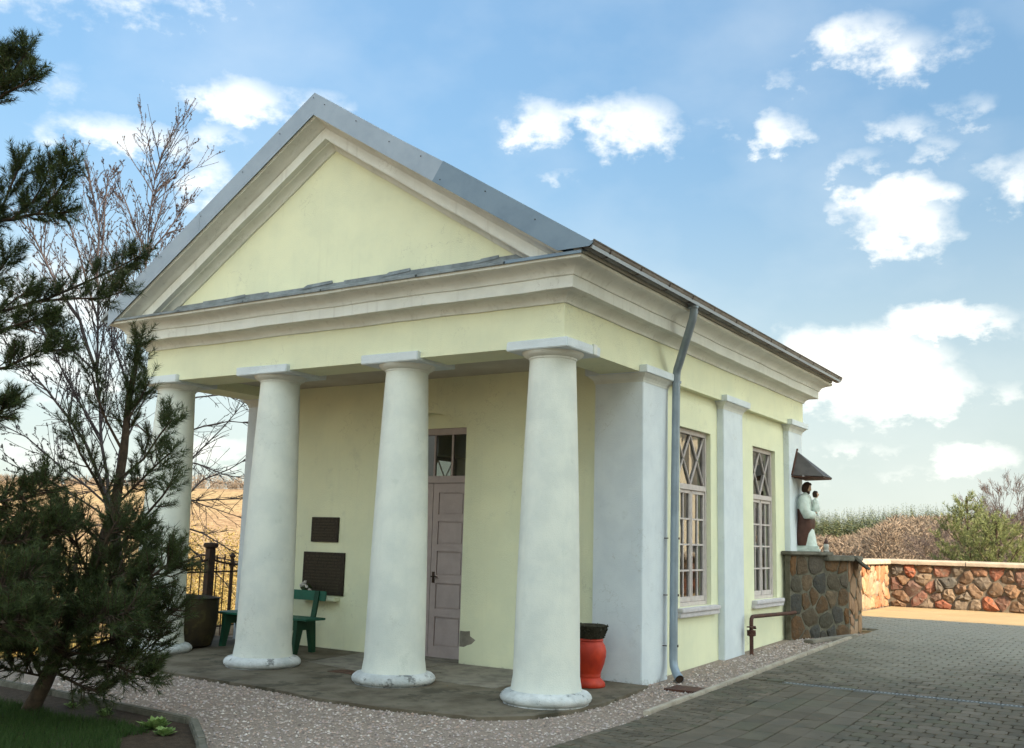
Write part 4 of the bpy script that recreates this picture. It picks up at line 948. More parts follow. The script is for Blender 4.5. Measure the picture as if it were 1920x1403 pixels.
# buttress beside the chapel that carries the statue
bt = empty('stone_buttress', (0, 0, 0), 'dark field stone buttress built against the rear corner of the chapel, carrying a statue', 'buttress')
foot = [(-.06, 7.02), (.02, 7.00), (.60, 8.12), (.52, 9.25), (-.84, 9.25), (-.84, 8.3), (-.06, 7.9)]
b = MB(); b.prism(foot, 'z', -.1, 1.44); b.build('masonry_core', M['mortar_dark'], bt)
L1 = math.hypot(.58, 1.12)
stone_face(bt, (.02, 7.00, .12), (.58, 1.12, 0), L1, 1.32, 30, M['stone_dark'], 23, gap=.012, hgt=.020, sharp=.45, asp=.8)
stone_face(bt, (.60, 8.12, .16), (-.08, 1.13, 0), 1.13, 1.26, 18, M['stone_light'], 22, gap=.02, hgt=.03, sharp=.3, asp=1.0)
# its stepped capping slabs
b = MB(); b.prism([(-.10, 6.95), (.06, 6.93), (.42, 7.62), (.42, 8.0), (-.10, 8.0)], 'z', 1.441, 1.495); b.build('cap_slab', M['cap_dark'], bt, bevel=.012)
b = MB(); b.prism([(.30, 7.66), (.43, 7.63), (.70, 8.12), (.66, 8.9), (-.0, 8.9), (-.0, 8.05)], 'z', 1.36, 1.437); b.build('cap_slab', M['cap_dark'], bt, bevel=.012)
b = MB(); b.bar((.58, 8.55, 1.43), (.80, 8.62, 1.24), .75, .04, up=(0, 0, 1)); b.build('tilted_slab', M['cap_dark'], bt, bevel=.008)
b = MB(); b.bar((.36, 6.72, .19), (.72, 7.9, .225), .16, .05); b.build('foot_slab', M['concrete'], bt, bevel=.01)

# ------------------------------------------------------------------ statue of a robed man holding a child
SB = Vector((.075, 7.66, 1.496))
stt = empty('statue', SB, 'painted statue of a bearded man in a brown mantle holding a small child', 'statue')
stt.rotation_euler = (0, 0, R_(12))       # looks along +x
b = MB(); b.box(-.17, .22, -.15, .15, 0, .045); b.box(-.15, .20, -.13, .13, .0455, .085); b.build('plinth', M['robe_white'], stt, bevel=.008)
def loft(name, rings, mat, parent, fold=0, nf=9, n=36, seed=0, smooth_=1.2):
    """rings of (x, y, z, rx, ry)"""
    b = MB(); V = []
    for i, (x, y, z, rx, ry) in enumerate(rings):
        for k in range(n):
            a = 2*math.pi*k/n; q = 1+fold*math.sin(nf*a+seed+i*.35)*(.6+.4*math.sin(2*a+i*.2))
            V.append((x+rx*q*math.cos(a), y+ry*q*math.sin(a), z))
    m_ = len(rings); F = [(i*n+k, i*n+(k+1) % n, (i+1)*n+(k+1) % n, (i+1)*n+k) for i in range(m_-1) for k in range(n)]+[tuple(range(n-1, -1, -1)), tuple((m_-1)*n+k for k in range(n))]
    b.add(V, F); return b.build(name, mat, parent, smooth=smooth_)
body = loft('body', [(.03, 0, .08, .150, .130), (.025, 0, .16, .140, .125), (.015, 0, .30, .125, .125), (.0, 0, .45, .120, .135), (-.01, 0, .58, .118, .142), (-.01, 0, .70, .122, .155), (-.005, 0, .80, .112, .160), (.0, 0, .86, .092, .145), (.008, 0, .895, .060, .09), (.016, 0, .915, .038, .040), (.024, 0, .945, .032, .032)], M['robe_white'], stt, .035, 9)
loft('mantle', [(-.045, 0, .09, .120, .145), (-.05, 0, .17, .140, .155), (-.04, 0, .28, .150, .160), (-.01, 0, .38, .152, .160), (.01, 0, .46, .146, .160), (0, .0, .54, .134, .162), (-.025, 0, .60, .112, .155), (-.055, 0, .66, .080, .13)], M['robe_brown'], stt, .06, 7, seed=1.2)
# left shoulder drape
b = MB(); b.tube([(-.05, .10, .62), (-.055, .08, .74), (-.03, .055, .86), (.01, .05, .885)], [.045, .04, .035, .015], 10); b.build('mantle_fold', M['robe_brown'], stt, smooth=1.2)
# sleeves, forearms, hands
def limb(name, pts, rads, mat): b = MB(); b.tube(pts, rads, 12); return b.build(name, mat, stt, smooth=1.2)
limb('sleeve', [(.0, -.13, .86), (.0, -.165, .77), (.01, -.175, .66), (.05, -.155, .57), (.11, -.10, .565), (.150, -.07, .60)], [.055, .072, .080, .082, .068, .038], M['robe_white'])
limb('sleeve', [(.0, .13, .86), (.02, .165, .77), (.05, .165, .69), (.11, .11, .655), (.160, .06, .66)], [.055, .068, .072, .062, .038], M['robe_white'])
def hand(p, d, s=1):
    p = Vector(p); d = Vector(d).normalized(); side = d.cross(Vector((0, 0, 1))).normalized(); b = MB()
    b.tube([p, p+d*.02*s, p+d*.038*s], [.014*s, .018*s, .015*s], 8)
    for k in range(4):
        q = p+d*.034*s+side*(k-1.5)*.0085*s; b.tube([q, q+d*.016*s+Vector((0, 0, .004)), q+d*(.028-.003*abs(k-1.3))*s+Vector((0, 0, .012*s))], [.0052*s, .0048*s, .0035*s], 6)
    q = p+d*.012*s+side*.014*s; b.tube([q, q+side*.012*s+d*.01*s, q+side*.014*s+d*.022*s+Vector((0, 0, .006))], [.006*s, .0055*s, .004*s], 6)
    return b.build('hand', M['skin_paint'], stt, smooth=1.2)
hand((.150, -.072, .598), (.5, .7, .1)); hand((.160, .062, .655), (.6, -.6, .15))
def head(c, s, tilt, hair, beard, parent=stt):
    c = Vector(c); n1, n2 = 14, 20; b = MB(); V = []
    rot = Matrix.Rotation(tilt, 3, 'Y')
    for i in range(n1+1):
        ph = math.pi*i/n1; z = math.cos(ph)
        for k in range(n2):
            a = 2*math.pi*k/n2; x = math.sin(ph)*math.cos(a); y = math.sin(ph)*math.sin(a); jaw = 1-.28*max(0, -z)
            p = Vector((x*.062*jaw, y*.050*jaw, z*.076))
            f = max(0, x)**6*math.exp(-(y/.22)**2)
            p.x += f*(.020*math.exp(-((z+.12)/.17)**2)+.004*math.exp(-((z+.55)/.14)**2)-.003*math.exp(-((z+.36)/.06)**2)+.006*math.exp(-((z+.85)/.14)**2))
            for sy in (-1, 1): p.x -= .009*math.exp(-((y-sy*.36)/.16)**2-((z-.08)/.13)**2)*max(0, x)
            V.append(c+rot@(p*s))
    F = [(i*n2+k, i*n2+(k+1) % n2, (i+1)*n2+(k+1) % n2, (i+1)*n2+k) for i in range(n1) for k in range(n2)]
    b.add(V, F)
    for sy in (-1, 1): b.lathe([(.003*s, -.012*s), (.007*s, -.006*s), (.008*s, .004*s), (.004*s, .012*s)], 8, c=tuple(c+rot@(Vector((.0, sy*.051, -.004))*s)))
    h = b.build('head', M['skin_paint'], parent, smooth=1.4)
    for sy in (-1, 1):
        b = MB(); b.lathe([(.001*s, -.006*s), (.005*s, -.004*s), (.007*s, 0), (.005*s, .004*s), (.001*s, .006*s)], 8, c=tuple(c+rot@(Vector((.050, sy*.019, .006))*s))); b.build('eye', M['hair'], h)
    # hair cap and locks
    b = MB(); V = []; N1 = 9
    for i in range(N1+1):
        for k in range(n2+1):
            a = R_(62)+(2*math.pi-2*R_(62))*k/n2; zlow = -.55-hair*.8 if True else 0
            ph = (math.pi*.72 if hair < .2 else math.pi*.86)*i/N1; z = math.cos(ph); x, y = math.sin(ph)*math.cos(a), math.sin(ph)*math.sin(a)
            q = 1.13+.05*math.sin(9*a+i*1.1)
            V.append(c+rot@(Vector((x*.062*q-.004, y*.052*q*1.04, z*.079*q+.004))*s))
    F = [(i*(n2+1)+k, i*(n2+1)+k+1, (i+1)*(n2+1)+k+1, (i+1)*(n2+1)+k) for i in range(N1) for k in range(n2)]
    b.add(V, F); b.lathe([(.030*s, .0), (.052*s, -.004*s), (.040*s, .028*s), (.012*s, .036*s)], 14, c=tuple(c+rot@(Vector((.004, 0, .052))*s))); b.build('hair', M['hair'], h, smooth=1.4)
    if beard:
        b = MB(); b.tube([c+rot@Vector((.040, 0, -.038)), c+rot@Vector((.046, 0, -.066)), c+rot@Vector((.044, 0, -.096)), c+rot@Vector((.036, 0, -.118))], [.026, .030, .020, .004], 12)
        for sy in (-1, 1): b.tube([c+rot@Vector((.010, sy*.046, -.008)), c+rot@Vector((.026, sy*.040, -.045)), c+rot@Vector((.042, sy*.016, -.070))], [.010, .015, .016], 8)
        b.tube([c+rot@Vector((.060, -.022, -.044)), c+rot@Vector((.070, 0, -.036)), c+rot@Vector((.060, .022, -.044))], [.004, .007, .004], 8)
        b.build('beard', M['hair'], h, smooth=1.4)
head((.035, 0, .995), 1.08, R_(22), .6, True)
loft('child_body', [(.165, 0, .63, .052, .062), (.172, 0, .68, .064, .072), (.170, 0, .73, .052, .062), (.168, 0, .78, .046, .060), (.168, 0, .815, .034, .044), (.168, 0, .828, .016, .017), (.168, 0, .845, .015, .015)], M['robe_white'], stt, .05, 6)
limb('child_leg', [(.15, -.03, .65), (.185, -.03, .63), (.195, -.03, .57), (.212, -.03, .555)], [.026, .022, .014, .009], M['robe_white'])
limb('child_leg', [(.15, .025, .65), (.19, .025, .64), (.20, .025, .585), (.215, .025, .57)], [.026, .022, .014, .009], M['robe_white'])
limb('child_arm', [(.15, -.04, .80), (.165, -.058, .765), (.19, -.05, .755), (.205, -.04, .765)], [.014, .013, .010, .007], M['robe_white'])
limb('child_arm', [(.15, .04, .80), (.14, .05, .78), (.11, .04, .80), (.085, .03, .82)], [.014, .013, .010, .007], M['robe_white'])
head((.172, 0, .890), .70, R_(-8), .1, False)
# feet
for sy in (-.045, .05): limb('foot', [(.08, sy, .095), (.12, sy, .098), (.155, sy, .092)], [.022, .02, .012], M['skin_paint'])
# canopy over the statue
cn = empty('canopy', (.0, 7.62, 2.66), 'small pointed dark sheet-metal canopy fixed to the corner pilaster above the statue', 'canopy')
A_ = Vector((-.012, -.05, .42)); c0 = Vector((-.012, -.36, .015)); c1 = Vector((.46, -.22, .0)); c2 = Vector((.46, .26, .0)); c3 = Vector((-.012, .42, .0))
for tri in ((A_, c0, c1), (A_, c1, c2), (A_, c2, c3)):
    nn = (tri[1]-tri[0]).cross(tri[2]-tri[0]).normalized()*.012
    b = MB(); b.add([*tri, *[p-nn for p in tri]], [(0, 1, 2), (5, 4, 3), (0, 3, 4, 1), (1, 4, 5, 2), (2, 5, 3, 0)]); b.build('canopy_sheet', M['sheet'], cn)
b = MB(); b.add([c0+Vector((0, .01, -.012)), c1+Vector((-.01, .01, -.012)), c2+Vector((-.01, -.01, -.012)), c3+Vector((0, -.01, -.012)), c0+Vector((0, .01, -.03)), c1+Vector((-.01, .01, -.03)), c2+Vector((-.01, -.01, -.03)), c3+Vector((0, -.01, -.03))], [(0, 1, 2, 3), (7, 6, 5, 4), (0, 4, 5, 1), (1, 5, 6, 2), (2, 6, 7, 3), (3, 7, 4, 0)]); b.build('soffit_board', M['rust'], cn)
b = MB(); b.bar(c0+Vector((.01, 0, .0)), A_+Vector((.01, 0, .03)), .03, .02); b.bar(c0+Vector((0, .16, -.03)), c0+Vector((.3, .12, -.03)), .03, .03); b.build('back_rib', M['rust'], cn)
# grave lantern
la = empty('lantern', (.36, 7.80, 1.4955), 'small candle lantern with a dark red conical lid beside the statue foot', 'lantern')
b = MB(); b.lathe([(.035, 0), (.045, .005), (.045, .02), (.032, .03), (.040, .06), (.043, .10), (.032, .125)], 16); b.build('lantern_glass', M['lamp_glass'], la, smooth=.8)
b = MB(); b.lathe([(.038, .125), (.040, .135), (.028, .17), (.012, .20), (.014, .21), (.002, .225)], 16); b.build('lantern_lid', M['robe_brown'], la, smooth=.8)

# ------------------------------------------------------------------ vegetation helpers
def needle_tri(base, dirs, length, w):
    n = len(base); side = np.cross(dirs, rng.normal(size=(n, 3))); side /= np.linalg.norm(side, axis=1, keepdims=True)+1e-9
    V = np.stack([base-side*w, base+side*w, base+dirs*length[:, None]], 1); return V.reshape(-1, 3)
def shoot_needles(P0, P1, per, nl, w, out):
    """bristles round each shoot from P0 to P1"""
    P0 = np.array(P0); P1 = np.array(P1); m = len(P0); t = rng.uniform(0, 1, (m, per)); ax = P1-P0; ln = np.linalg.norm(ax, axis=1, keepdims=True)+1e-9; axn = ax/ln
    base = P0[:, None]+ax[:, None]*t[..., None]
    rv = rng.normal(size=(m, per, 3)); rv -= (rv*axn[:, None]).sum(-1, keepdims=True)*axn[:, None]; rv /= np.linalg.norm(rv, axis=-1, keepdims=True)+1e-9
    f = rng.uniform(.45, 1.15, (m, per, 1)); d = axn[:, None]*f+rv*.8; d /= np.linalg.norm(d, axis=-1, keepdims=True)
    L_ = rng.uniform(.7, 1.15, m*per)*nl
    out.append(needle_tri(base.reshape(-1, 3), d.reshape(-1, 3), L_, w))
def poly_at(pts, t):
    n = len(pts)-1; s = min(int(t*n), n-1); f = t*n-s; return pts[s].lerp(pts[s+1], f)
def pine_tree(name, root, trunk, trunk_r, branches, label, needle=.055, w=.0016, per=60, mat='needles', dens=1.0, shoot=.16, seed=1, group=None):
    """trunk: points; branches: lists of points with (spread, shoots per metre)"""
    r = random.Random(seed); t = empty(name, trunk[0], label, 'tree', group); off = Vector(trunk[0])
    b = MB(); b.tube([Vector(p)-off for p in trunk], trunk_r, 10); b.build('trunk', M['bark'], t, smooth=1.2)
    bb = MB(); P0 = []; P1 = []
    for (pts, spread, k) in branches:
        pts = [Vector(p) for p in pts]; L_ = sum((q-p).length for p, q in zip(pts[:-1], pts[1:]))
        bb.tube([p-off for p in pts], [max(.004, .014*min(1, L_/1.2)*(1-i/len(pts))+.004) for i in range(len(pts))], 6, cap=False)
        ns = int(L_*k*dens)
        for i in range(ns):
            u = r.uniform(.08, 1)**.8; p = poly_at(pts, u); q = poly_at(pts, min(1, u+.02)); ax = (q-p)
            ax = ax.normalized() if ax.length > 1e-6 else (pts[-1]-pts[-2]).normalized()
            sd = Vector((r.gauss(0, 1), r.gauss(0, 1), r.gauss(.25, .8))); sd = (sd-ax*sd.dot(ax)).normalized()
            d = (ax*.7+sd*.9).normalized(); l1 = spread*r.uniform(.25, 1)*(1.15-u*.6); m_ = p+d*l1; d2 = (d+Vector((0, 0, r.uniform(.2, .9)))).normalized(); e = m_+d2*shoot*r.uniform(.7, 1.2)
            if l1 > .06: bb.tube([p-off, m_-off, e-off], [.006, .005, .003], 4, cap=False)
            P0.append(m_-off); P1.append(e-off)
            if l1 > .18:
                for _ in range(2):
                    d3 = (d+Vector((r.gauss(0, .6), r.gauss(0, .6), r.uniform(0, .9)))).normalized(); q0 = p.lerp(m_, r.uniform(.4, .9)); P0.append(q0-off); P1.append(q0+d3*shoot*r.uniform(.6, 1.1)-off)
        e = pts[-1]; ax = (pts[-1]-pts[-2]).normalized()
        P0.append(e-ax*.06-off); P1.append(e+ax*shoot-off)
    bb.build('limbs', M['bark'], t, recalc=False)
    out = []; shoot_needles([tuple(p) for p in P0], [tuple(p) for p in P1], per, needle, w, out)
    V = np.concatenate(out); np_mesh('crown', V, np.arange(len(V)).reshape(-1, 3), M[mat], t)
    return t
# near pine in the bed
A = at
def br(pts, spread, k): return ([A(*p) for p in pts], spread, k)
tr = [A(46, 1385, 8.3), A(84, 1280, 8.35), A(128, 1180, 8.45), A(178, 1060, 8.6), A(215, 950, 8.7), A(232, 850, 8.8), A(242, 740, 8.9), A(262, 645, 9.0)]
tr[0].z = .0
brs = [br([(84, 1280, 8.35), (40, 1190, 8.2), (-20, 1110, 8.1), (-70, 1060, 8.0)], .28, 46), br([(100, 1240, 8.4), (170, 1215, 8.3), (240, 1190, 8.2), (300, 1165, 8.2), (322, 1140, 8.1)], .24, 48),
       br([(110, 1230, 8.4), (180, 1255, 8.5), (250, 1235, 8.6), (310, 1190, 8.6)], .22, 40), br([(110, 1220, 8.4), (60, 1160, 8.6), (20, 1100, 8.8), (-30, 1050, 9)], .28, 44),
       br([(140, 1150, 8.5), (100, 1090, 8.3), (50, 1020, 8.2), (0, 960, 8.1), (-50, 920, 8)], .22, 36), br([(150, 1130, 8.5), (200, 1130, 8.2), (260, 1100, 8.0), (310, 1062, 7.9), (326, 1052, 7.9)], .20, 44),
       br([(120, 1200, 8.4), (80, 1210, 8.0), (30, 1220, 7.8), (-40, 1210, 7.6)], .27, 46), br([(120, 1190, 8.4), (150, 1170, 7.9), (190, 1160, 7.6), (240, 1150, 7.5)], .25, 44),
       br([(95, 1250, 8.4), (120, 1270, 8.0), (160, 1290, 7.9), (190, 1300, 7.9)], .15, 36), br([(90, 1270, 8.4), (40, 1260, 8.2), (0, 1250, 8.1), (-50, 1240, 8)], .20, 40),
       br([(178, 1060, 8.6), (230, 1020, 8.5), (270, 970, 8.4), (305, 930, 8.4), (322, 905, 8.4)], .13, 20), br([(190, 1020, 8.6), (150, 980, 8.5), (100, 960, 8.4), (40, 965, 8.3), (-30, 990, 8.2)], .16, 34),
       br([(215, 950, 8.7), (255, 910, 8.6), (290, 875, 8.5), (318, 850, 8.5)], .10, 36), br([(222, 900, 8.7), (270, 860, 8.7), (300, 815, 8.6), (322, 788, 8.6)], .09, 34),
       br([(210, 960, 8.7), (180, 900, 8.6), (150, 850, 8.5), (128, 790, 8.4)], .09, 26), br([(232, 850, 8.8), (200, 790, 8.7), (180, 740, 8.7), (172, 700, 8.7)], .08, 15), br([(238, 790, 8.8), (262, 750, 8.8), (280, 715, 8.8)], .06, 26),
       br([(178, 1060, 8.6), (220, 1050, 9.0), (255, 1040, 9.2), (290, 1025, 9.3)], .14, 36), br([(160, 1110, 8.5), (120, 1060, 8.8), (70, 1040, 9.1), (20, 1030, 9.3)], .2, 40),
       br([(232, 850, 8.8), (240, 780, 8.9), (255, 700, 8.9), (264, 640, 9.0)], .07, 44), br([(130, 1180, 8.4), (170, 1090, 8.1), (200, 1010, 8.0), (228, 960, 8.0)], .15, 20),
       br([(160, 1110, 8.5), (190, 1090, 8.2), (225, 1080, 8.0), (262, 1085, 8.0)], .22, 60), br([(170, 1080, 8.6), (150, 1040, 8.3), (140, 1000, 8.2), (120, 960, 8.2)], .16, 40),
       br([(150, 1140, 8.5), (190, 1150, 8.1), (230, 1140, 7.9), (270, 1150, 7.9)], .22, 60), br([(130, 1180, 8.4), (110, 1130, 8.0), (80, 1090, 7.8), (60, 1060, 7.8)], .24, 60), br([(190, 1030, 8.6), (215, 1000, 8.3), (240, 990, 8.2), (262, 1000, 8.2)], .15, 46),
       br([(120, 1210, 8.4), (90, 1180, 7.9), (50, 1180, 7.7), (10, 1190, 7.6)], .22, 55), br([(100, 1250, 8.3), (130, 1220, 7.8), (90, 1180, 7.5), (40, 1150, 7.4)], .25, 46), br([(100, 1250, 8.3), (200, 1240, 8.0), (250, 1262, 7.9), (285, 1270, 7.9)], .12, 36)]
pine_tree('pine_tree', None, tr, [.075, .065, .058, .052, .045, .036, .026, .012], brs, 'dark leaning pine rooted in the flower bed with a dense low crown', needle=.068, w=.0024, per=70, dens=1.55, shoot=.16, seed=3)
# second pine, its trunk just left of the picture
tr2 = [A(-190, 1420, 8.0), A(-185, 1100, 8.1), A(-180, 700, 8.3), A(-170, 300, 8.6), A(-165, -100, 9.0)]; tr2[0].z = 0
br2 = [br([(-180, 520, 8.4), (-90, 440, 8.2), (0, 415, 8.1), (60, 402, 8.0), (128, 398, 7.9)], .09, 30), br([(-60, 432, 8.2), (0, 400, 8.1), (20, 350, 8.0), (42, 300, 8.0)], .06, 34), br([(20, 412, 8.1), (60, 380, 8.0), (78, 350, 8.0), (96, 305, 8.0)], .05, 36), br([(70, 402, 8.0), (108, 360, 7.9), (124, 330, 7.9), (132, 300, 7.9)], .05, 40),
       br([(-175, 360, 8.5), (-80, 260, 8.4), (-20, 190, 8.3), (20, 140, 8.3), (55, 92, 8.3)], .10, 34), br([(-40, 210, 8.3), (10, 175, 8.3), (40, 160, 8.2), (66, 140, 8.2)], .05, 34), br([(-60, 230, 8.3), (-20, 120, 8.3), (-5, 100, 8.3), (8, 110, 8.3)], .05, 30),
       br([(-180, 640, 8.3), (-80, 570, 8.2), (-10, 520, 8.2), (22, 475, 8.2)], .09, 36), br([(-180, 660, 8.3), (-80, 600, 8.2), (0, 585, 8.2), (90, 560, 8.3), (160, 530, 8.5), (215, 505, 8.6), (262, 480, 8.7)], .09, 24), br([(80, 565, 8.3), (130, 560, 8.3), (190, 560, 8.4), (235, 545, 8.4)], .07, 30), br([(0, 585, 8.2), (30, 560, 8.1), (60, 540, 8.1)], .07, 30),
       br([(-180, 760, 8.2), (-80, 660, 8.1), (0, 620, 8.0), (60, 600, 8.0), (105, 610, 8.0)], .10, 32), br([(-180, 800, 8.2), (-60, 700, 8.0), (10, 690, 8.0), (70, 660, 8.0), (120, 655, 8.0)], .09, 28), br([(-180, 900, 8.1), (-80, 800, 8.0), (-20, 780, 7.9), (20, 760, 7.9)], .14, 40),
       br([(-180, 980, 8.1), (-80, 950, 8.0), (0, 940, 7.9), (60, 930, 7.9), (90, 900, 7.9)], .16, 34), br([(-180, 1080, 8.0), (-80, 1040, 7.9), (0, 1020, 7.8), (80, 1010, 7.8), (110, 985, 7.8)], .2, 40), br([(-180, 1180, 8.0), (-80, 1130, 7.6), (0, 1100, 7.4), (60, 1080, 7.4)], .24, 44), br([(-180, 1200, 8.0), (-80, 1180, 7.4), (0, 1170, 7.1), (60, 1160, 7.0)], .24, 44)]
pine_tree('pine_tree', None, tr2, [.10, .09, .07, .05, .03], br2, 'tall pine at the left edge whose long tufted branches reach into the sky', needle=.068, w=.0024, per=80, dens=1.7, shoot=.15, seed=4)

# bare broadleaf trees
def bare_tree(name, base, h, label, seed, mat='twig', levels=5, r0=.07, spread=.55, lean=(0, 0), buds=False, group=None, minr=.0025, lenf=.30, nk=(3, 5), droop=0.0):
    r = random.Random(seed); t = empty(name, base, label, 'tree', group); tb_ = MB(); cb = MB(); bp = []
    def grow(p, d, L_, rad, lev):
        n = 5 if lev < 2 else 4; pts = [p]; q = p.copy(); dd = d.copy()
        for i in range(n):
            dd = (dd+Vector((r.gauss(0, .10), r.gauss(0, .10), r.gauss(.05-droop*lev*.05, .07)))).normalized(); q = q+dd*L_/n; pts.append(q.copy())
        e = max(minr*.8, rad*.45); rr2 = [rad+(e-rad)*i/n for i in range(n+1)]
        (tb_ if lev == 0 else cb).tube(pts, rr2, 8 if lev == 0 else (5 if lev < 2 else 3), cap=False)
        if buds and lev >= 3:
            for i in range(1, n+1): bp.append(pts[i])
        if lev >= levels: return
        k = r.randint(*nk)+(2 if lev == 0 else 0)
        for i in range(k):
            u = r.uniform(.3, 1) if lev else r.uniform(.25, 1); s = poly_at(pts, u); a = r.uniform(0, 6.28); ax = (poly_at(pts, min(1, u+.05))-poly_at(pts, max(0, u-.05))).normalized(); o1 = ax.orthogonal().normalized(); o2 = ax.cross(o1)
            sp = spread*r.uniform(.7, 1.3); nd = (ax+(o1*math.cos(a)+o2*math.sin(a))*sp).normalized()
            grow(s, nd, L_*r.uniform(.5, .78)*(1.05-.35*u), max(minr, rad*(1-.5*u)*.55), lev+1)
    grow(Vector((0, 0, 0)), Vector((lean[0], lean[1], 1)).normalized(), h*.62, r0, 0)
    tb_.build('trunk', M[mat], t, recalc=False, smooth=2)
    cb.build('crown', M[mat], t, recalc=False)
    if buds and bp:
        P = np.array([tuple(p) for p in bp]); k = 3; P = np.repeat(P, k, 0)+rng.normal(size=(len(P)*k, 3))*.006; d = rng.normal(size=P.shape); d /= np.linalg.norm(d, axis=1, keepdims=True)
        V = needle_tri(P, d, np.full(len(P), .016), .006); np_mesh('buds', V, np.arange(len(V)).reshape(-1, 3), M[mat], t)
    return t
# a multi-stemmed bare tree behind the pine, drawn stem by stem
def stem_tree():
    A = lambda x, y, d: at(x, y, 11.6*1.42+(d-11.6)*1.2)
    r = random.Random(8); base = A(228, 1180, 11.6); base.z = -1.0
    t = empty('bare_tree', base, 'leafless tree with knobbly upright stems behind the leaning pine and the pediment corner', 'tree'); tb_ = MB(); cb = MB(); bp = []
    D0 = 11.6
    trunk = [base, A(222, 1080, D0), A(214, 980, D0), A(200, 930, D0)]
    tb_.tube([p-base for p in trunk], [.11, .10, .085, .07], 9, cap=False)
    stems = [[(205, 950, 11.6), (190, 830, 11.7), (182, 700, 11.8), (184, 560, 11.9), (186, 430, 12.0), (165, 330, 12.1)],
             [(210, 960, 11.6), (225, 850, 11.9), (245, 740, 12.2), (262, 600, 12.5), (276, 480, 12.8), (284, 380, 13.0), (304, 285, 13.1)],
             [(200, 930, 11.6), (160, 830, 11.4), (110, 760, 11.3), (60, 700, 11.2), (10, 640, 11.1)], [(182, 700, 11.8), (150, 600, 11.7), (100, 520, 11.6), (62, 440, 11.6), (50, 400, 11.6)],
             [(184, 600, 11.9), (150, 480, 12.0), (120, 400, 12.1), (85, 330, 12.2)], [(190, 830, 11.7), (120, 700, 11.5), (70, 600, 11.4), (20, 520, 11.3)], [(186, 500, 12.0), (196, 420, 12.2), (200, 360, 12.3), (214, 310, 12.4)],
             [(276, 480, 12.8), (310, 440, 13.0), (340, 400, 13.2), (372, 350, 13.4)], [(276, 470, 12.8), (250, 420, 12.8), (232, 370, 12.8), (210, 320, 12.8)], [(262, 600, 12.5), (230, 520, 12.4), (190, 450, 12.4), (176, 380, 12.4)],
             [(225, 850, 11.9), (265, 760, 12.3), (300, 690, 12.6), (330, 620, 13)], [(214, 980, 11.6), (140, 930, 11.2), (70, 890, 11.0), (0, 860, 10.8)], [(205, 950, 11.6), (120, 880, 11.3), (50, 820, 11.1), (-30, 780, 11)],
             [(284, 380, 13.0), (300, 350, 13.1), (330, 330, 13.2), (352, 300, 13.2)], [(245, 740, 12.2), (210, 640, 12.3), (205, 560, 12.3), (222, 490, 12.4)], [(200, 930, 11.6), (230, 900, 12.2), (280, 850, 12.8), (310, 830, 13.4)],
             [(182, 700, 11.8), (120, 640, 11.9), (60, 620, 12.0), (0, 600, 12)], [(276, 480, 12.8), (300, 400, 12.7), (318, 330, 12.7)], [(310, 440, 13.0), (340, 430, 13), (375, 420, 13)]]
    def twigs(pts, rad, lev):
        n = len(pts); cb.tube([p-base for p in pts], [max(.0042, rad*(1-.75*i/(n-1))) for i in range(n)], 5 if lev == 0 else 3, cap=False)
        if lev: bp.extend([p-base for p in pts[1:]])
        if lev >= 3: return
        L_ = sum((q-p).length for p, q in zip(pts[:-1], pts[1:]))
        for i in range(int((9, 5, 3)[lev]*max(.6, L_))):
            u = r.uniform(.15, .98); p = poly_at(pts, u); ax = (poly_at(pts, min(1, u+.05))-poly_at(pts, max(0, u-.05))).normalized(); o1 = ax.orthogonal().normalized(); o2 = ax.cross(o1); a = r.uniform(0, 6.28)
            d = (ax+(o1*math.cos(a)+o2*math.sin(a))*r.uniform(.5, .95)+Vector((0, 0, .25))).normalized(); l = L_*r.uniform(.18, .36)*(1.2-u*.6); q = [p]
            for k in range(4): d = (d+Vector((r.gauss(0, .09), r.gauss(0, .09), r.gauss(.06, .06)))).normalized(); q.append(q[-1]+d*l/4)
            twigs(q, max(.0042, rad*.35), lev+1)
    for s in stems:
        pts = [A(*p) for p in s]; fine = []
        for p, q in zip(pts[:-1], pts[1:]): fine += [p, p.lerp(q, .5)+Vector((r.gauss(0, .012), r.gauss(0, .012), r.gauss(0, .012)))]
        fine.append(pts[-1]); twigs(fine, .032 if len(s) > 4 else .020, 0)
    tb_.build('trunk', M['twig_dark'], t, recalc=False, smooth=2); cb.build('crown', M['twig_dark'], t, recalc=False)
    P = np.array([tuple(p) for p in bp]); P = np.repeat(P, 2, 0)+rng.normal(size=(len(P)*2, 3))*.004; d = rng.normal(size=P.shape); d /= np.linalg.norm(d, axis=1, keepdims=True)
    V = needle_tri(P, d, np.full(len(P), .026), .009); np_mesh('buds', V, np.arange(len(V)).reshape(-1, 3), M['twig_dark'], t)
stem_tree()
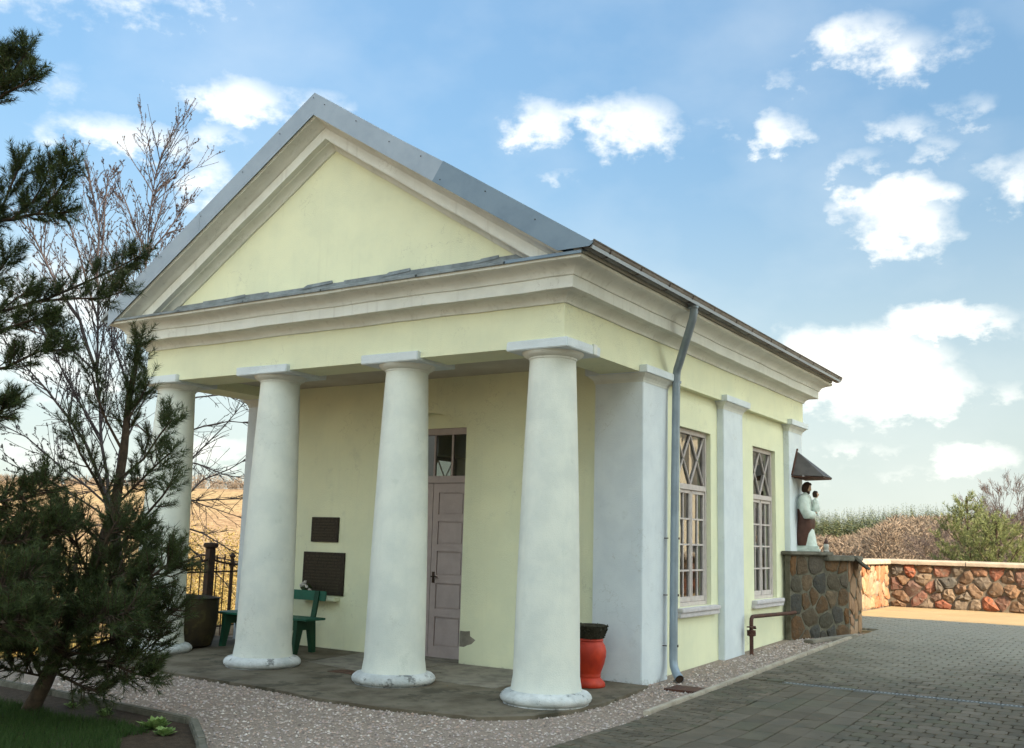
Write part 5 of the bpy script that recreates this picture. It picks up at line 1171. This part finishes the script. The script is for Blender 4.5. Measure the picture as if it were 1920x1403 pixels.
# drooping bare branches seen between the two left columns
def droop_tree():
    r = random.Random(12); base = A(330, 1185, 16.5); base.z = -1.2
    t = empty('bare_tree', base, 'bare tree with thin drooping twigs showing between the two left columns', 'tree'); tb_ = MB(); cb = MB()
    tk = [base, A(325, 1080, 16.5), A(318, 960, 16.6), A(310, 840, 16.8), A(320, 700, 17)]
    tb_.tube([p-base for p in tk], [.10, .085, .07, .05, .03], 8, cap=False)
    lst = [[(318, 900), (370, 850), (420, 800), (470, 740)], [(320, 820), (380, 800), (430, 790), (480, 795)], [(315, 760), (370, 745), (420, 740), (470, 760)], [(318, 960), (380, 900), (430, 880), (480, 850)], [(320, 940), (380, 938), (430, 936), (490, 935)],
           [(318, 980), (380, 1000), (430, 1030), (490, 1060)], [(322, 1000), (370, 1040), (420, 1090), (450, 1130)], [(315, 860), (370, 870), (420, 890), (470, 900)], [(318, 900), (360, 940), (420, 960), (480, 980)], [(325, 1060), (380, 1040), (430, 1050), (480, 1080)], [(312, 840), (260, 800), (200, 780), (120, 790)], [(318, 900), (250, 900), (180, 920), (100, 940)], [(320, 1000), (260, 980), (180, 985), (90, 990)]]
    def tw(pts, rad, lev):
        n = len(pts); cb.tube([p-base for p in pts], [max(.004, rad*(1-.7*i/(n-1))) for i in range(n)], 4 if lev == 0 else 3, cap=False)
        if lev >= 2: return
        L_ = sum((q-p).length for p, q in zip(pts[:-1], pts[1:]))
        for i in range(int((12, 5)[lev]*max(.5, L_))):
            u = r.uniform(.1, 1); p = poly_at(pts, u); ax = (poly_at(pts, min(1, u+.05))-poly_at(pts, max(0, u-.05))).normalized()
            d = (ax+Vector((r.gauss(0, .5), r.gauss(0, .5), r.gauss(.05, .45)))).normalized(); l = L_*r.uniform(.15, .35); q = [p]
            for k in range(4): d = (d+Vector((r.gauss(0, .1), r.gauss(0, .1), r.gauss(0, .1)))).normalized(); q.append(q[-1]+d*l/4)
            tw(q, max(.004, rad*.4), lev+1)
    for s in lst: tw([A(x, y, 16.6+.3*r.uniform(-1, 1)) for x, y in s], .017, 0)
    tb_.build('trunk', M['twig'], t, recalc=False, smooth=2); cb.build('crown', M['twig'], t, recalc=False)
droop_tree()
def leaf_cloud(center, rad, n, size, mat, parent, name='crown', squash=1, hollow=.3, lumps=14, seed=1):
    g = np.random.default_rng(seed); L_ = g.normal(size=(lumps, 3)); L_ /= np.linalg.norm(L_, axis=1, keepdims=True); L_ *= g.uniform(.25, .8, (lumps, 1)); k = g.integers(0, lumps, n)
    P = L_[k]+g.normal(size=(n, 3))*.20; P[:, 2] *= squash; P = P*rad+np.array(center)
    d = g.normal(size=(n, 3)); d /= np.linalg.norm(d, axis=1, keepdims=True); s = np.cross(d, g.normal(size=(n, 3))); s /= np.linalg.norm(s, axis=1, keepdims=True)
    sz = g.uniform(.5, 1.3, (n, 1))*size; V = np.stack([P-s*sz*.4, P+d*sz, P+s*sz*.4], 1).reshape(-1, 3)
    return np_mesh(name, V, np.arange(len(V)).reshape(-1, 3), mat, parent)
# bushes down the slope beyond the fence
bushes = [((430, 1010, 40), 2.6, 'olive and ochre spring bush beyond the fence, right of the fence post'), ((385, 1120, 36), 1.7, 'low ochre bush down the slope, left of the fence post'), ((440, 1150, 33), 1.7, 'low straw-coloured bush behind the fence pickets by the second column'),
          ((290, 1110, 42), 2.2, 'ochre bush down the slope seen left of the leftmost column'), ((60, 1030, 55), 2.8, 'straw-coloured bush far down the slope behind the pines')]
for i, (p, s, lab) in enumerate(bushes):
    c = A(*p); zg = float(terrain_h(c.x, c.y)); t = empty('bush', (c.x, c.y, zg), lab, 'bush'); hh = max(1.2, c.z-zg+.2)
    b = MB(); r = random.Random(i)
    for k in range(7):
        a = r.uniform(0, 6.28); b.tube([(0, 0, 0), (s*.3*math.cos(a), s*.3*math.sin(a), hh*.5), (s*.55*math.cos(a), s*.55*math.sin(a), hh)], [.05, .03, .01], 4, cap=False)
    b.build('stems', M['twig_light'], t, recalc=False)
    leaf_cloud((0, 0, hh*.75), s, 9000, .085, M['bush'], t, squash=.8, seed=i+5)
# trees beyond the far wall on the right
yp = A(1815, 1000, 31); base = Vector((yp.x, yp.y, float(terrain_h(yp.x, yp.y)))); top = A(1812, 930, 31)
tk = [base, base.lerp(top, .5), top]; brn = []
r = random.Random(5)
for i in range(46):
    u = .30+.68*i/46; p = base.lerp(top, u); a = i*2.4; l = min(.85, 3.0*(1-u))+.04; d = Vector((math.cos(a), math.sin(a), .5)); brn.append(([p, p+d*l*.5, p+d*l+Vector((0, 0, .30*l))], .12, 8))
pine_tree('young_pine', None, tk, [.09, .06, .02], brn, 'bright green young pine rising above the far stone wall', needle=.13, w=.009, per=46, dens=1.0, mat='needles_light', shoot=.32, seed=9)
c = A(1858, 1015, 29); base = Vector((c.x, c.y, float(terrain_h(c.x, c.y)))); top = A(1868, 975, 29); brn = []
for i in range(34):
    u = .35+.62*i/34; p = base.lerp(top, u); a = i*2.4+1; l = min(.75, 2.2*(1-u))+.1; d = Vector((math.cos(a), math.sin(a), .8)); brn.append(([p, p+d*l*.5, p+d*l+Vector((0, 0, .2*l))], .12, 9))
pine_tree('young_pine', None, [base, base.lerp(top, .5), top], [.08, .05, .02], brn, 'shorter bushy pine just right of the bright young pine, behind the far wall', needle=.13, w=.009, per=46, dens=1.0, mat='needles_light', shoot=.30, seed=10)
for i, (px_, d_, top_, sd_, lab) in enumerate(((1838, 72, 900, 3, 'tall bare tree left of the two on the skyline above the far wall'), (1888, 68, 905, 4, 'bare spreading tree at the right edge of the skyline'), (1772, 95, 968, 6, 'small bare tree farther left on the skyline above the young pine'))):
    c = A(px_, 1040, d_); zg = float(terrain_h(c.x, c.y)); tp = A(px_, top_, d_)
    bare_tree('skyline_tree', (c.x, c.y, zg), (tp.z-zg)*1.0, lab, sd_, mat='twig', levels=5, r0=.15, spread=.44, minr=.009, nk=(4, 5))
# brown scrub and far woods: masses nobody could count
def scrub():
    Vs = []; g = np.random.default_rng(4)
    for i in range(520):
        px_ = g.uniform(1480, 2050); d = g.uniform(105, 190); 
        c = A(px_, 1000, d); zg = float(terrain_h(c.x, c.y)); ztop = A(px_, 1006+7*math.sin(px_*.021)+g.uniform(-8, 20)-(34 if px_ > 1700 else 34*max(0, (px_-1600)/100))*g.uniform(.45, 1), d).z; h = max(2.0, ztop-zg); n = 260; wd = g.uniform(1.8, 4.2)
        t = g.uniform(0, 1, n)**.7; a = g.uniform(0, 6.28, n); rr2 = wd*np.sqrt(np.clip(1-(t*1.25-.25)**2, 0, 1))*g.uniform(.5, 1, n)
        P = np.stack([c.x+rr2*np.cos(a), c.y+rr2*np.sin(a), zg+h*t], 1); dr = np.stack([np.cos(a)*g.uniform(.3, 1.6, n), np.sin(a)*g.uniform(.3, 1.6, n), g.uniform(.2, 1.2, n)], 1); dr /= np.linalg.norm(dr, axis=1, keepdims=True)
        s = np.cross(dr, g.normal(size=(n, 3))); s /= np.linalg.norm(s, axis=1, keepdims=True); L2 = g.uniform(.35, .95, (n, 1)); Vs.append(np.stack([P-s*.07, P+s*.07, P+dr*L2], 1).reshape(-1, 3))
    V = np.concatenate(Vs); o = np_mesh('scrub_wood', V, np.arange(len(V)).reshape(-1, 3), M['shrub']); tag(o, 'brown leafless scrub filling the valley behind the far stone wall', 'scrub', kind='stuff')
scrub()
def conifers():
    g = np.random.default_rng(6); V = []; F = []; nv = 0
    for i in range(3400):
        px_ = g.uniform(1380, 2150); d = g.uniform(330, 440); c = A(px_, 1000, d); zg = float(terrain_h(c.x, c.y)); 
        lim = A(px_, 965+7*math.sin(px_*.013+1)+g.uniform(-12, 16)+(d-385)*-.12, d).z; h = max(6, min(lim-zg, 22)); w = h*g.uniform(.09, .16)+.4; n = 64
        t = g.uniform(.0, 1, n)**.8; t[0] = .98; a = g.uniform(0, 6.28, n); rr2 = w*(1-t)*g.uniform(.3, 1, n); P = np.stack([c.x+rr2*np.cos(a), c.y+rr2*np.sin(a), zg+h*t], 1)
        dr = np.stack([np.cos(a)*.9, np.sin(a)*.9, g.uniform(-.5, .5, n)], 1); dr[0] = (0, 0, 1.2); sd_ = np.stack([-np.sin(a), np.cos(a), 0*a], 1); L2 = (w*(1-t)*.5+.22)[:, None]
        V.append(np.stack([P-sd_*L2*.5, P+sd_*L2*.5, P+dr*L2], 1).reshape(-1, 3))
    V = np.concatenate(V); F = np.arange(len(V)).reshape(-1, 3)
    o = np_mesh('conifer_wood', V, F, M['conifer']); tag(o, 'far green conifer forest on the hill behind the valley', 'forest', kind='stuff')
    # thin line of trees along the left hill crest
    Vs = []
    for i in range(260):
        px_ = g.uniform(-60, 560); d = g.uniform(285, 330); c = A(px_, 930, d); zg = float(terrain_h(c.x, c.y)); h = g.uniform(1.2, 3.4)*(1.3 if 330 < px_ < 480 else .8); n = 60; a = g.uniform(0, 6.28, n); t = g.uniform(0, 1, n); rr2 = h*.5*g.uniform(.2, 1, n)
        P = np.stack([c.x+rr2*np.cos(a), c.y+rr2*np.sin(a), zg+h*t], 1); dr = g.normal(size=(n, 3)); dr[:, 2] = abs(dr[:, 2]); dr /= np.linalg.norm(dr, axis=1, keepdims=True); s = np.cross(dr, g.normal(size=(n, 3))); s /= np.linalg.norm(s, axis=1, keepdims=True)
        Vs.append(np.stack([P-s*.09, P+s*.09, P+dr*.9], 1).reshape(-1, 3))
    V = np.concatenate(Vs); o = np_mesh('hill_scrub', V, np.arange(len(V)).reshape(-1, 3), M['shrub']); tag(o, 'thin brown scrub along the crest of the bare field hill at the left', 'scrub', kind='stuff')
conifers()
def dry_grass():
    g = np.random.default_rng(16); n = 70000; px_ = g.uniform(-100, 480, n); d = 14+g.power(1.6, n)*50
    P = np.array([tuple(A(a, 1100, b_)) for a, b_ in zip(px_, d)]); P[:, 2] = terrain_h(P[:, 0], P[:, 1]); k = terrain_h(P[:, 0], P[:, 1]) < -.25; P = P[k]; n = len(P)
    an = g.uniform(0, 6.28, n); h = g.uniform(.10, .38, n); w = .012+.0006*d[k]; lean = g.uniform(-.5, .5, (n, 2))*h[:, None]
    dx, dy = np.cos(an)*w, np.sin(an)*w; z = 0*dx
    V = np.stack([P+np.stack([dx, dy, z], 1), P-np.stack([dx, dy, z], 1), P+np.concatenate([lean, h[:, None]], 1)], 1).reshape(-1, 3)
    o = np_mesh('dry_grass', V, np.arange(3*n).reshape(-1, 3), M['bush']); tag(o, 'straw-coloured dry grass on the slope below the iron fence', 'grass', kind='stuff')
dry_grass()

# ------------------------------------------------------------------ the church whose shadow lies over the yard, and the house it faces
def big_house(name, x0, x1, y0, y1, eave, ridge, label, cat, rows, axis='x'):
    t = empty(name, ((x0+x1)/2, (y0+y1)/2, 0), label, cat); cx, cy = (x0+x1)/2, (y0+y1)/2
    def mk(b, nm, mat, par=t, **k): b.v = [(v[0]-cx, v[1]-cy, v[2]) for v in b.v]; return b.build(nm, mat, par, **k)
    b = MB(); b.prism([(y0, -1), (y1, -1), (y1, eave), ((y0+y1)/2, ridge), (y0, eave)], 'x', x0, x1); w_ = mk(b, 'wall', M['church'])
    for s in (0, 1):
        ya = y0-.5 if s == 0 else y1+.5; ym = (y0+y1)/2; k = (ridge-eave)/((y1-y0)/2)
        b = MB(); b.prism([(ya, eave-.5*k+.05), (ym, ridge+.05), (ym, ridge+.3), (ya, eave-.5*k+.3)], 'x', x0-.4, x1+.4); mk(b, 'roof', M['tiles'])
    for (zz, hh) in rows:
        x = x0+1.8
        while x < x1-2:
            for ys, s in ((y1, 1), (y0, -1)):
                b = MB(); b.box(x, x+1.2, min(ys+.005*s, ys+.08*s), max(ys+.005*s, ys+.08*s), zz, zz+hh); fo = mk(b, 'window', M['winwood'])
                b = MB(); b.box(x+.1, x+1.1, min(ys+.0805*s, ys+.09*s), max(ys+.0805*s, ys+.09*s), zz+.1, zz+hh-.1); mk(b, 'pane', M['dark'], fo)
            x += 3.4
        y = y0+1.8
        while y < y1-2:
            b = MB(); b.box(x0-.08, x0-.005, y, y+1.2, zz, zz+hh); fo = mk(b, 'window', M['winwood']); b = MB(); b.box(x0-.09, x0-.0805, y+.1, y+1.1, zz+.1, zz+hh-.1); mk(b, 'pane', M['dark'], fo); y += 3.6
    b = MB(); b.box(x0-.1, x0-.004, cy-1.2, cy+1.2, 0, 3.2); mk(b, 'door', M['wood'])
    return t
big_house('church', 14.0, 42, -22, 2.6, 14.0, 20.2, 'large cream church to the right of the yard, outside the picture', 'church', [(4.2, 4.5)])
big_house('parish_house', 9.5, 20, 27, 37, 6.5, 10.5, 'cream parish house beyond the yard, mirrored in the chapel windows', 'house', [(1.2, 1.7), (4.3, 1.6)])
